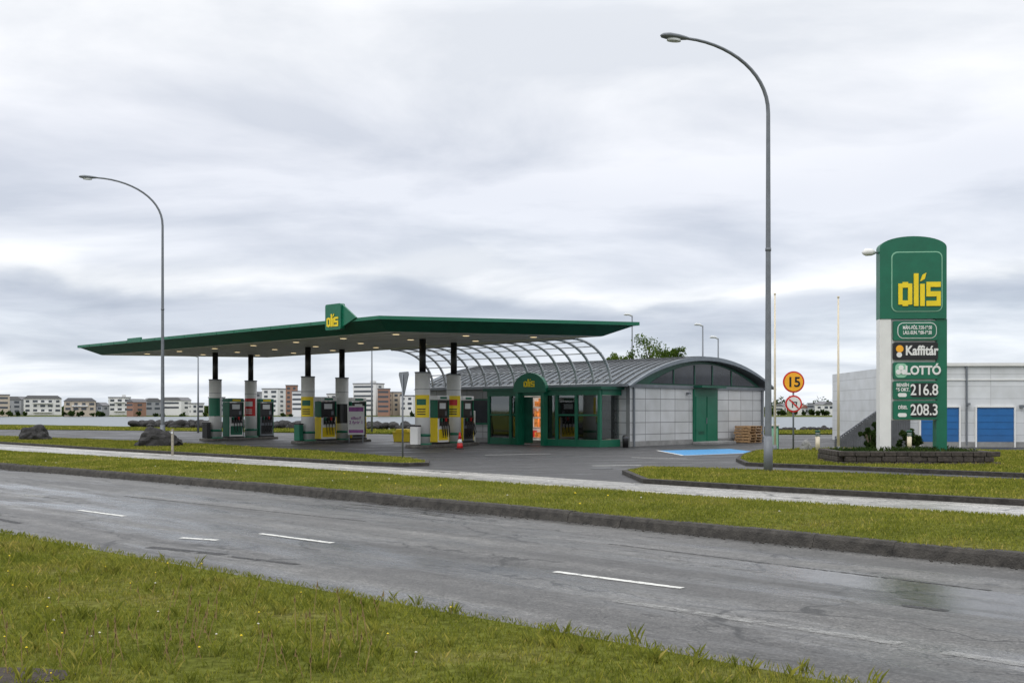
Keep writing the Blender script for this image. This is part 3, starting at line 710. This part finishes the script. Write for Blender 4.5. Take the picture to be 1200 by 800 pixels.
lamp(-15.9,46.6,12.05,3.05)
def lampsmall(x,y,H):
    e=empty('street_lamp',(x,y,0)); tube('pole',[(0,0,0),(0,0,H)],[.08,.045],M['galv'],e,8)
    tube('luminaire',[(0,0,H-.05),(-.2,0,H+.08),(-.5,0,H+.1),(-.62,0,H+.05)],[.04,.08,.09,.03],M['lens'],e,8)
lampsmall(-23.6,77,5.7); lampsmall(-10.4,76,6.2); lampsmall(8.8,75,8.6); lampsmall(13.6,73,7.7); lampsmall(14.7,73,6.8)
for (x,y,h) in((10.32,40.2,6.2),(12.3,38.6,5.9)):
    e=empty('flag_pole',(x,y,0)); tube('pole',[(0,0,0),(0,0,h)],[.055,.03],M['cream'],e,10); tube('truck',[(0,0,h),(0,0,h+.06)],.045,M['cream'],e,10); tube('foot',[(0,0,0),(0,0,.3)],.09,M['galv'],e,10)

# ------------------------------------------------------------------ price pylon
pn=empty('price_pylon_sign',(12.2,31.3,0),math.radians(-4))
pp=.02608
def X(u): return (u-1072)*pp
def Z(v): return 1.65+(481-v)*pp
top=[(X(1110),Z(374)),(X(1110),Z(291))]+[(X(1072)+X(1110)*math.cos(math.radians(a)),Z(291)+(Z(278)-Z(291))*math.sin(math.radians(a))) for a in range(10,171,10)]+[(X(1034),Z(291)),(X(1034),Z(374))]
prism('head',top,'y',-.2,.2,M['green'],pn)
a=rrect(X(1047),Z(366),X(1105),Z(296),.18); prism('head_border',a,'y',-.215,-.2,M['litegreen'],pn)
a=rrect(X(1048.2),Z(364.8),X(1103.8),Z(297.2),.16); prism('head_panel',a,'y',-.23,-.21,M['green'],pn)
logo(pn,X(1054.5),Z(359.5),X(1102.5)-X(1054.5),Z(321)-Z(359.5),-.245,M['yellow'],.03)
box('white_post',((X(1034)+X(1047))/2,0,(Z(374.2))/2),(X(1047)-X(1034),.36,Z(374.2)),M['white'],pn)
box('green_post',((X(1099)+X(1111))/2,.02,(Z(374.2))/2),(X(1111)-X(1099),.34,Z(374.2)),M['green'],pn)
box('white_backboard',((X(1047)+X(1099))/2,.03,(Z(375)+Z(492))/2),(X(1099)-X(1047)-.01,.24,Z(375)-Z(492)),M['white'],pn)
def pan(name,v0,v1,m): prism(name,rrect(X(1049.5),Z(v1),X(1100),Z(v0),.05),'y',-.20,-.09,m,pn)
pan('hours_panel',376.5,399,M['green']); pan('coffee_panel',401.5,421.5,M['black']); pan('lottery_panel',424.5,444,M['green']); pan('price_panel',446.5,467.5,M['green']); pan('price_panel',469.5,491,M['green'])
prism('hours_plate',rrect(X(1054),Z(397),X(1098.5),Z(378.5),.18),'y',-.212,-.2,M['white'],pn)
prism('hours_plate_inner',rrect(X(1054.8),Z(396.2),X(1097.7),Z(379.3),.16),'y',-.218,-.205,M['green'],pn)
text('hours_text','MÁN.-FÖS. 7:30-19:30\nLAU.-SUN. 9:00-19:30',(X(1076.4),-.225,Z(387.5)),.15,M['white'],pn,.004,sx=.62)
text('coffee_text','Kaffitár',(X(1081.5),-.21,Z(411.5)),.40,M['white'],pn,.012,sx=.82)
disc('coffee_emblem',(X(1056.5),-.21,Z(409)),.11,M['orange'],pn); disc('coffee_bean',(X(1056),-.21,Z(416)),.08,M['white'],pn)
text('lottery_text','LOTTÓ',(X(1083),-.21,Z(434.5)),.36,M['white'],pn,.014,sx=.88)
prism('lottery_outline',rrect(X(1051.5),Z(442.5),X(1065),Z(426),.12),'y',-.206,-.2,M['litegreen'],pn)
for du,dz in((0,-3),(-3,2),(3,2)): disc('clover',(X(1058+du),-.216,Z(434+dz)),.075,M['white'],pn)
for v,t,l in((457,'216.8','BENSÍN\n95 OKT.'),(480.3,'208.3','DÍSEL')):
    prism('digit_window',rrect(X(1069.5),Z(v+8.2),X(1099),Z(v-8.2),.05),'y',-.212,-.2,M['black'],pn)
    text('price',t,(X(1084.3),-.22,Z(v+.3)),.47,M['white'],pn,.006,sx=.80)
    text('fuel_name',l,(X(1060.0),-.21,Z(v-3)),.14,M['white'],pn,.004,sx=.8)
    prism('clover_badge',rrect(X(1054.5),Z(v+8),X(1064.5),Z(v+3.5),.05),'y',-.212,-.2,M['white'],pn)
tube('lamp_arm',[(X(1034),0,Z(296)),(X(1027),0,Z(295))],.03,M['galv'],pn,8)
tube('lamp_head',[(X(1031),0,Z(296)),(X(1027),0,Z(295)),(X(1020),0,Z(295)),(X(1016),0,Z(296))],[.04,.11,.12,.04],M['white'],pn,10)
pt=empty('stone_planter',(11.85,31.1,0),math.radians(-3))
prism('planter_bed',rrect(-2.05,-1.15,2.05,1.15,.3),'z',0,.40,M['soil'],pt)
L=[]
for row in range(3):
    x=-2.2+(.15 if row%2 else 0)
    while x<2.2:
        w=random.uniform(.25,.45); L.append(((x+w/2,-1.22+random.uniform(-.02,.02),.08+row*.155),(w-.015,.18,.145))); L.append(((x+w/2,1.22,.08+row*.155),(w-.015,.18,.145))); x+=w
    y=-1.1
    while y<1.1:
        w=random.uniform(.25,.4); L.append(((-2.14,y+w/2,.08+row*.155),(.18,w-.015,.145))); L.append(((2.14,y+w/2,.08+row*.155),(.18,w-.015,.145))); y+=w
boxes('stone_blocks',L,M['stone'],pt,.02)
P=np.c_[rng.uniform(-2.0,2.0,1600),rng.uniform(-1.1,1.1,1600),np.full(1600,.4)]; blades('plants',P,.13,.04,M['leafdark'],pt)

# ------------------------------------------------------------------ traffic signs
ts=empty('speed_limit_sign',(11.0,40.0,0))
tube('pole',[(0,.04,0),(0,.04,3.1)],.035,M['galv'],ts,10)
disc('rim',(0,0,2.77),.42,M['red'],ts,.02); disc('face',(0,-.018,2.77),.36,M['orange'],ts,.02)
text('number','15',(0,-.035,2.75),.54,M['black'],ts,.010,sx=1.0)
disc('lower_rim',(0,0,1.92),.33,M['red'],ts,.02); disc('lower_face',(0,-.018,1.92),.265,M['white'],ts,.02)
o=box('slash',(0,0,0),(.5,.01,.055),M['red'],ts); o.location=(0,-.034,1.92); o.rotation_euler=(0,math.radians(45),0)
boxes('symbol',[((-.05,-.03,1.9),(.04,.01,.26)),((.05,-.03,1.98),(.16,.01,.04)),((.1,-.03,1.9),(.04,.01,.14))],M['black'],ts)
gw=empty('give_way_sign',(-3.55,33.6,.0),math.radians(118))
tube('pole',[(0,.04,0),(0,.04,2.85)],.03,M['galv'],gw,10)
prism('plate',[(-.38,2.92),(.38,2.92),(.42,2.84),(.04,2.16),(-.04,2.16),(-.42,2.84)],'y',-.012,.012,M['galv'],gw)
prism('face',[(-.31,2.86),(.31,2.86),(0,2.28)],'y',-.03,-.014,M['yellow'],gw)
wp=empty('marker_post',(-12.4,37.4,0)); box('post',(0,0,.5),(.08,.08,.95),M['postwood'],wp,.01); box('reflector',(0,-.045,.85),(.06,.01,.08),M['lens'],wp)

# ------------------------------------------------------------------ forecourt objects
tc_=empty('traffic_cone',(-2.25,44.2,0)); box('foot',(0,0,.02),(.38,.38,.04),M['black'],tc_,.01)
tube('cone',[(0,0,.04),(0,0,.26)],[.14,.105],M['red'],tc_,20); tube('white_band',[(0,0,.26),(0,0,.42)],[.105,.08],M['white'],tc_,20); tube('cone_top',[(0,0,.42),(0,0,.72)],[.08,.03],M['red'],tc_,20)
ab=empty('advertising_board',(-8.1,53.2,0),math.radians(6)); box('board',(0,0,1.15),(.85,.05,1.5),M['white'],ab,.01); boxes('legs',[((-.35,0,.2),(.05,.3,.4)),((.35,0,.2),(.05,.3,.4))],M['galv'],ab)
box('poster_top',(0,-.032,1.72),(.75,.01,.22),M['purple'],ab); box('poster_bottom',(0,-.032,.58),(.75,.01,.16),M['purple'],ab); text('poster_text','tilboð\n2 fyrir 1',(0,-.04,1.15),.22,M['purple'],ab,.004)
gb=empty('grit_bin',(-5.8,54.5,0),math.radians(-10)); prism('tub',[(-.42,0),(.42,0),(.5,.5),(-.5,.5)],'y',-.3,.3,M['yellow'],gb,bev=.02); prism('lid',[(-.36,.52),(.36,.52),(.30,.68),(-.30,.68)][::1],'y',-.33,.33,M['yellow'],gb,bev=.03); box('lid_rim',(0,0,.51),(1.06,.68,.05),M['yellow'],gb,.01)
ap_=empty('air_pump_station',(-2.0,51.2,0)); box('cabinet',(0,0,.85),(.34,.3,1.6),M['white'],ap_,.04); box('plinth',(0,0,.03),(.5,.45,.06),M['conc'],ap_); box('gauge',(0,-.16,1.35),(.2,.02,.2),M['black'],ap_); tube('hose',[(.1,-.18,1.1),(.22,-.25,.6),(.1,-.2,.35),(-.1,-.2,.6),(-.1,-.18,1.0)],.018,M['black'],ap_,6)
lb=empty('litter_bin',(5.1,46.0,0)); tube('body',[(0,0,.0),(0,0,.5),(0,0,.55)],[.13,.15,.1],M['black'],lb,16); tube('rim',[(0,0,.42),(0,0,.46)],.155,M['galv'],lb,16)
def bollard(x,y,h=.95):
    e=empty('bollard_light',(x,y,.08)); tube('body',[(0,0,0),(0,0,h*.7)],.085,M['cream'],e,16); tube('lens',[(0,0,h*.7),(0,0,h*.9)],.075,M['lens'],e,16); tube('cap',[(0,0,h*.9),(0,0,h)],[.11,.09],M['dgreen'],e,16)
    boxes('louvres',[((0,0,h*(.74+.05*k)),(.18,.18,.012)) for k in range(3)],M['dgreen'],e)
bollard(12.0,40.2,.8); bollard(14.1,39.2,.9); bollard(15.6,40.2,.8)
ub=empty('utility_box',(10.45,40.9,0)); box('cabinet',(0,0,.55),(.34,.3,1.0),M['green'],ub,.02); box('lid',(0,0,1.07),(.4,.36,.06),M['white'],ub,.01); box('door',(0,-.16,.55),(.26,.02,.8),M['litegreen'],ub)

def rock(name,x,y,z,sx,sy,sz,seed,sub=4,m='rock'):
    bm=bmesh.new(); bmesh.ops.create_icosphere(bm,subdivisions=sub,radius=1)
    for v in bm.verts:
        n=noise.noise(v.co*1.1+Vector((seed,0,0)))*.45+noise.noise(v.co*3+Vector((seed,5,0)))*.22
        v.co*=1+n; v.co=Vector((v.co.x*sx,v.co.y*sy,v.co.z*sz))
    me=bpy.data.meshes.new(name); bm.to_mesh(me); bm.free(); me.materials.append(M[m]); return link(name,me,None,(x,y,z))
rock('boulder',-25.6,55,.25,.80,.6,.62,3); rock('boulder',-15.6,44.9,.25,.85,.55,.62,9); rock('boulder',-14.9,45.2,.15,.35,.3,.3,14); rock('boulder',11.6,40.4,.2,.2,.16,.3,15,3,'conc')
bmr=bmesh.new()
for k in range(480):
    x=random.uniform(-40,34); y=coastline(x)+random.uniform(-3.0,2.0)
    s=random.uniform(.3,.65)*(1 if x<2 else .6); mtx=Matrix.Translation((x,y,random.uniform(.0,.45 if x<2 else .05)))@Matrix.Rotation(random.uniform(0,6),4,'Z')@Matrix.Diagonal((s,s*.8,s*.65,1))
    r=bmesh.ops.create_icosphere(bmr,subdivisions=2,radius=1,matrix=mtx)
    for v in r['verts']: v.co+=Vector(noise.noise_vector(v.co*1.3))*.28*s
me=bpy.data.meshes.new('rock_seawall'); bmr.to_mesh(me); bmr.free(); me.materials.append(M['rock']); link('rock_seawall',me)

# ------------------------------------------------------------------ white warehouse on the right
wh=empty('white_warehouse',(19.3,46.5,0),math.radians(-2))
prism('walls',[(-1.4,0),(16,0),(16,3.72),(-1.4,3.72)],'y',0,12,M['whitewall'],wh)
boxes('parapet',[((7.3,-.04,3.74),(17.6,.16,.14)),((7.3,-.02,3.05),(17.5,.05,.05))],M['white'],wh)
box('plinth',(7.3,-.03,.12),(17.44,.08,.24),M['conc'],wh)
def gdoor(x0,x1):
    box('garage_door',((x0+x1)/2,-.03,.90),(x1-x0,.06,1.75),M['blue'],wh)
    boxes('door_ribs',[(((x0+x1)/2,-.065,.25+k*.3),(x1-x0-.04,.02,.02)) for k in range(6)],M['blue'],wh)
    boxes('door_surround',[((x0-.04,-.05,.92),(.07,.12,1.84)),((x1+.04,-.05,.92),(.07,.12,1.84)),(((x0+x1)/2,-.05,1.83),(x1-x0+.002,.12,.06))],M['white'],wh)
gdoor(-.75,.95); gdoor(1.75,3.4); gdoor(5.2,6.9); gdoor(8.6,10.3)
boxes('wall_lamp',[((1.35,-.1,1.95),(.14,.2,.1)),((3.75,-.1,1.85),(.16,.22,.12)),((7.6,-.1,1.95),(.14,.2,.1))],M['galv'],wh)
boxes('downpipe',[((1.3,-.06,1.9),(.07,.07,3.6)),((4.6,-.06,1.9),(.07,.07,3.6))],M['galv'],wh)
cs=empty('slatted_fence',(14.6,46.2,0),math.radians(-3))
L=[]; 
for k in range(32):
    x=k*.105; h=.28+2.0*min(1,k/26); L.append(((x,0,h/2),(.096,.03,h)))
boxes('slats',L,M['dconc'],cs)
tube('top_rail',[(0,.04,.32),(2.73,.04,2.28),(3.3,.04,2.28)],.035,M['galv'],cs,6); tube('low_rail',[(0,.04,.2),(3.3,.04,.3)],.03,M['galv'],cs,6)
boxes('posts',[((.02,.06,.25),(.07,.07,.5)),((1.3,.06,.65),(.07,.07,1.3)),((2.7,.06,1.15),(.07,.07,2.3))],M['galv'],cs)

# ------------------------------------------------------------------ vegetation
def foliage(name,c,r,n,leaf,m,parent,clumps=26,seed=1):
    g=np.random.default_rng(seed); C=[]
    for k in range(clumps):
        d=g.normal(size=3); d/=np.linalg.norm(d); rr=g.uniform(.35,1.0)
        C.append((np.array(c)+d*np.array(r)*rr, g.uniform(.16,.34)*min(r)))
    P=[];R=[]
    for cc,cr in C:
        k=n//clumps; d=g.normal(size=(k,3)); d/=np.linalg.norm(d,axis=1)[:,None]; P.append(cc+d*cr*g.uniform(.3,1.15,(k,1))); R.append(np.full(k,g.uniform(0,1))*.7+g.uniform(0,.3,k))
    P=np.concatenate(P); R=np.concatenate(R); n=len(P)
    a=g.normal(size=(n,3)); a/=np.linalg.norm(a,axis=1)[:,None]; b=np.cross(a,g.normal(size=(n,3))); b/=np.linalg.norm(b,axis=1)[:,None]
    l=leaf*g.uniform(.6,1.3,(n,1)); v=np.stack([P-a*l,P+b*l*.5,P+a*l,P-b*l*.5],1).reshape(-1,3)
    f=[(4*i,4*i+1,4*i+2,4*i+3) for i in range(n)]
    o=mesh(name,v,f,m,parent); at=o.data.attributes.new('rnd','FLOAT','POINT'); at.data.foreach_set('value',np.repeat(R*.9,4).astype(np.float32)); return C
def tree(x,y,H,cw,ch,seed):
    e=empty('birch_tree',(x,y,0)); g=random.Random(seed)
    tube('trunk',[(0,0,0),(.05,0,H*.3),(-.03,.03,H*.55),(.03,0,H*.85)],[.16,.12,.08,.03],M['bark'],e,8)
    C=foliage('crown',(0,0,H-ch),(cw,cw,ch),2600,.085,M['leaf'],e,40,seed)
    for k in range(0,len(C),2):
        p=C[k][0]; z0=H*g.uniform(.3,.6); tube('limb',[(0,0,z0),(p[0]*.5,p[1]*.5,(z0+p[2])/2+.1),tuple(p)],[.06,.035,.012],M['bark'],e,5)
tree(9.2,67,6.5,1.7,1.7,4); tree(7.2,68,5.9,1.1,1.3,5); tree(10.8,68.5,6.1,.9,1.3,8)
def shrub(x,y,r,h,seed):
    e=empty('shrub',(x,y,0)); foliage('leaves',(0,0,h*.5),(r,r,h*.5),2600,.06,M['leafdark'],e,22,seed)
    for k in range(6): a=k*1.05; tube('stem',[(0,0,0),(r*.5*math.cos(a),r*.5*math.sin(a),h*.6)],[.03,.01],M['bark'],e,5)
shrub(14.6,41.6,.5,1.15,2); shrub(16.9,43.5,.6,.9,3); shrub(15.6,44.5,.5,.8,6)

# ------------------------------------------------------------------ far shore
wallc=[mat('render_white',(.70,.70,.69),.8,.05),mat('render_cream',(.50,.43,.34),.8,.05),mat('render_grey',(.30,.31,.33),.8,.05),mat('render_terracotta',(.30,.17,.12),.8,.05)]
roofc=[mat('far_roof_grey',(.16,.16,.17),.8,.1),mat('far_roof_red',(.28,.13,.10),.8,.1)]
fw=mat('far_window',(.06,.07,.085),.3,.2)
def block(u,w,top,y,wc=0,rc=0,gable=False):
    x=(u-600)/1200*y; W=w/1200*y; zt=1.65+(481-top)/1200*y; z0=max(gh(x,y)-1,-3.6); H=zt-z0
    e=empty('apartment_block',(x,y,z0),random.uniform(-.5,.5)); D=12
    box('walls',(0,0,H/2),(W,D,H),wallc[wc],e)
    if gable: prism('roof',[(-W/2-.5,H),(W/2+.5,H),(W/2-2.5,H+2.2),(-W/2+2.5,H+2.2)],'y',-D/2-.5,D/2+.5,roofc[rc],e)
    else: box('roof',(0,0,H+.3),(W+.6,D+.6,.6),roofc[rc],e)
    fl=max(1,int((H-2)/3.2)); nx=max(2,int(W/4.6)); L=[];B=[]
    sty=random.choice((0,0,1))
    for f in range(fl):
        z=H-1.9-f*3.2
        if sty: L.append(((-W*.04,-D/2-.03,z),(W*.84,.1,1.3)))
        else:
            for k in range(nx):
                xx=-W/2+W*(k+.5)/nx; L.append(((xx,-D/2-.03,z),(W/nx*random.choice((.45,.55,.65)),.1,1.6)))
        B.append(((0,-D/2-.5,z-1.2),(W*.5,1.0,.8 if wc!=2 else .3)))
    L+=[((s*(W/2+.03),0,H-1.9-f*3.2),(.1,4,1.4)) for f in range(fl) for s in(-1,1)]
    boxes('windows',L,fw,e); 
    if W>14 and not sty: boxes('balconies',B[::2],wallc[(wc+2)%3 if wc else 0],e)
    if W>12 and not gable: boxes('stairhead',[((W*.2,0,H+1.4),(2.6,4,1.6))],wallc[wc],e)
random.seed(21)
specs=[(-80,44,464,0,0,0),(-34,40,466,0,0,1),(2,16,463,1,0,0),(20,22,468,2,0,1),(50,40,467,0,0,1),(94,34,470,1,0,1),(118,12,475,2,0,1),(140,24,466,0,0,0),(160,10,471,3,0,1),(178,18,470,2,0,1),(206,28,469,0,0,1),(230,14,473,0,0,0),
(254,16,466,2,0,0),(276,14,470,0,0,1),(304,14,460,2,0,0),(321,20,456,0,0,0),(342,13,452,3,0,0),(354,14,459,0,0,0),(376,12,466,1,0,0),(392,14,462,0,0,0),(432,30,450,0,0,0),(450,14,456,3,0,0),(464,14,460,1,0,0),(482,18,464,0,0,0),(505,20,468,0,0,0),(530,24,472,2,0,1),
(915,10,476,0,0,1),(938,10,478,0,1,1),(952,8,473,2,0,0),(966,13,474,0,0,1),(984,11,477,1,0,1),(999,13,472,0,0,0),(1015,10,476,0,1,1),(1028,12,474,0,0,0),(1060,30,472,0,0,1),(1140,30,470,0,1,1),(1240,40,470,1,0,0)]
for (u,w,t,wc,rc,g) in specs:
    block(u,w,t,random.uniform(690,750),wc,rc,bool(g))
V=[];F=[];R=[]
g=np.random.default_rng(5)
for k in range(900):
    right=k%2
    y=(g.uniform(800,900) if k%3 else g.uniform(675,685)) ; u=g.uniform(890,1300) if right else g.uniform(-150,560)
    if y<720 and g.uniform()<(.6 if right else .7): continue
    x=(u-600)/1200*y; h=(g.uniform(2,4) if right else g.uniform(1.5,3)) if y<720 else (g.uniform(7,15)*(.6+.4*math.sin(u*.06)**2) if right else g.uniform(4,7)); z=gh(x,y)
    for j in range(36):
        d=g.normal(size=3); d/=np.linalg.norm(d); p=np.array([x,y,z+h*.55])+d*np.array([h*.55,h*.5,h*.5])*g.uniform(.5,1); s=g.uniform(.5,1.2); a=g.normal(size=3)*s*.7; b=g.normal(size=3)*s*.7
        n=len(V); V+=[p-a,p-b,p+a,p+b]; F.append((n,n+1,n+2,n+3)); R+=[(k*7%10)/12]*4
o=mesh('distant_trees',V,F,M['leafdark']); at_=o.data.attributes.new('rnd','FLOAT','POINT'); at_.data.foreach_set('value',R)

# ------------------------------------------------------------------ sky and light
w=bpy.data.worlds.new('World'); S.world=w; w.use_nodes=True; nt=w.node_tree; N=nt.nodes; L=nt.links
bg=N['Background']; 
sky=N.new('ShaderNodeTexSky'); sky.sky_type='NISHITA'; sky.sun_disc=False
tc=N.new('ShaderNodeTexCoord'); nm=N.new('ShaderNodeVectorMath'); nm.operation='NORMALIZE'; L.new(tc.outputs['Generated'],nm.inputs[0])
sp=N.new('ShaderNodeSeparateXYZ'); L.new(nm.outputs[0],sp.inputs[0])
def math_(op,a,b=None,c=None):
    n=N.new('ShaderNodeMath'); n.operation=op
    for i,v in enumerate((a,b,c)):
        if v is None: continue
        if isinstance(v,(int,float)): n.inputs[i].default_value=v
        else: L.new(v,n.inputs[i])
    return n.outputs[0]
z=math_('MAXIMUM',sp.outputs['Z'],0.0); zz=math_('ADD',z,.13)
cx=N.new('ShaderNodeCombineXYZ'); L.new(math_('DIVIDE',sp.outputs['X'],zz),cx.inputs[0]); L.new(math_('DIVIDE',sp.outputs['Y'],zz),cx.inputs[1])
def nz(scale,det,ro,dist=0,off=(0,0,0),sc=(1,1,1)):
    mp=N.new('ShaderNodeMapping'); mp.inputs['Location'].default_value=off; mp.inputs['Scale'].default_value=sc; L.new(cx.outputs[0],mp.inputs['Vector'])
    n=N.new('ShaderNodeTexNoise'); n.inputs['Scale'].default_value=scale; n.inputs['Detail'].default_value=det; n.inputs['Roughness'].default_value=ro; n.inputs['Distortion'].default_value=dist; L.new(mp.outputs[0],n.inputs['Vector']); return n.outputs['Fac']
n1=nz(.75,6,.50,.3,(1.3,.4,0)); n2=nz(1.15,7,.54,.35,(4,2,0),(.8,1,1))
pert=math_('MULTIPLY_ADD',math_('SUBTRACT',n1,.5),.17,z)
rp=N.new('ShaderNodeValToRGB'); rp.color_ramp.interpolation='B_SPLINE'; e=rp.color_ramp.elements
stops=[(0,(.84,.88,.93)),(.045,(.80,.84,.90)),(.07,(.62,.67,.75)),(.095,(.51,.55,.64)),(.112,(.66,.70,.77)),(.125,(1.0,1.0,1.0)),(.145,(.78,.81,.87)),(.19,(.67,.70,.775)),(.25,(.78,.80,.855)),(.31,(.91,.92,.94)),(.40,(.94,.95,.96)),(.7,(1.1,1.1,1.1))]
e[0].position=0; e[0].color=(*stops[0][1],1); e[1].position=stops[-1][0]; e[1].color=(*stops[-1][1],1)
for p,c in stops[1:-1]: k=e.new(p); k.color=(*c,1)
L.new(pert,rp.inputs['Fac'])
def rampn(src,p0,c0,p1,c1):
    r2=N.new('ShaderNodeValToRGB'); e=r2.color_ramp.elements; e[0].position=p0; e[0].color=(*c0,1); e[1].position=p1; e[1].color=(*c1,1); L.new(src,r2.inputs['Fac']); return r2.outputs[0]
def mulc(a,b):
    mu=N.new('ShaderNodeMix'); mu.data_type='RGBA'; mu.blend_type='MULTIPLY'; mu.inputs['Factor'].default_value=1; L.new(a,mu.inputs['A']); L.new(b,mu.inputs['B']); return mu.outputs['Result']
c=mulc(rp.outputs[0],rampn(n2,.40,(.84,.86,.895),.60,(1.15,1.14,1.13)))
gain=math_('MULTIPLY_ADD',math_('POWER',math_('MAXIMUM',math_('SUBTRACT',z,.36),0.0),.8),1.4,1.0)
sc=N.new('ShaderNodeVectorMath'); sc.operation='SCALE'; L.new(c,sc.inputs[0]); L.new(gain,sc.inputs['Scale'])
s2=N.new('ShaderNodeVectorMath'); s2.operation='SCALE'; L.new(sky.outputs[0],s2.inputs[0]); s2.inputs['Scale'].default_value=.01
ad=N.new('ShaderNodeVectorMath'); ad.operation='ADD'; L.new(sc.outputs[0],ad.inputs[0]); L.new(s2.outputs[0],ad.inputs[1])
L.new(ad.outputs[0],bg.inputs['Color']); bg.inputs['Strength'].default_value=1.0
sl=bpy.data.lights.new('sun','SUN'); sl.energy=.8; sl.angle=math.radians(25); sl.color=(1,.97,.92); so=bpy.data.objects.new('sun',sl); COL.objects.link(so)
d=Vector((-.45,-.6,.85)).normalized(); so.rotation_euler=d.to_track_quat('Z','Y').to_euler()
sky.sun_elevation=math.asin(d.z); sky.sun_rotation=math.atan2(d.x,d.y)

# ------------------------------------------------------------------ camera
cd=bpy.data.cameras.new('camera'); cam=bpy.data.objects.new('camera',cd); COL.objects.link(cam); S.camera=cam
cam.location=(0,0,1.65); cam.rotation_euler=(math.pi/2,0,0); cd.sensor_width=36; cd.lens=36; cd.shift_y=81/1200; cd.clip_end=20000; cd.clip_start=.1
S.view_settings.view_transform='Standard'; S.view_settings.look='None'; S.view_settings.exposure=0; S.view_settings.gamma=1
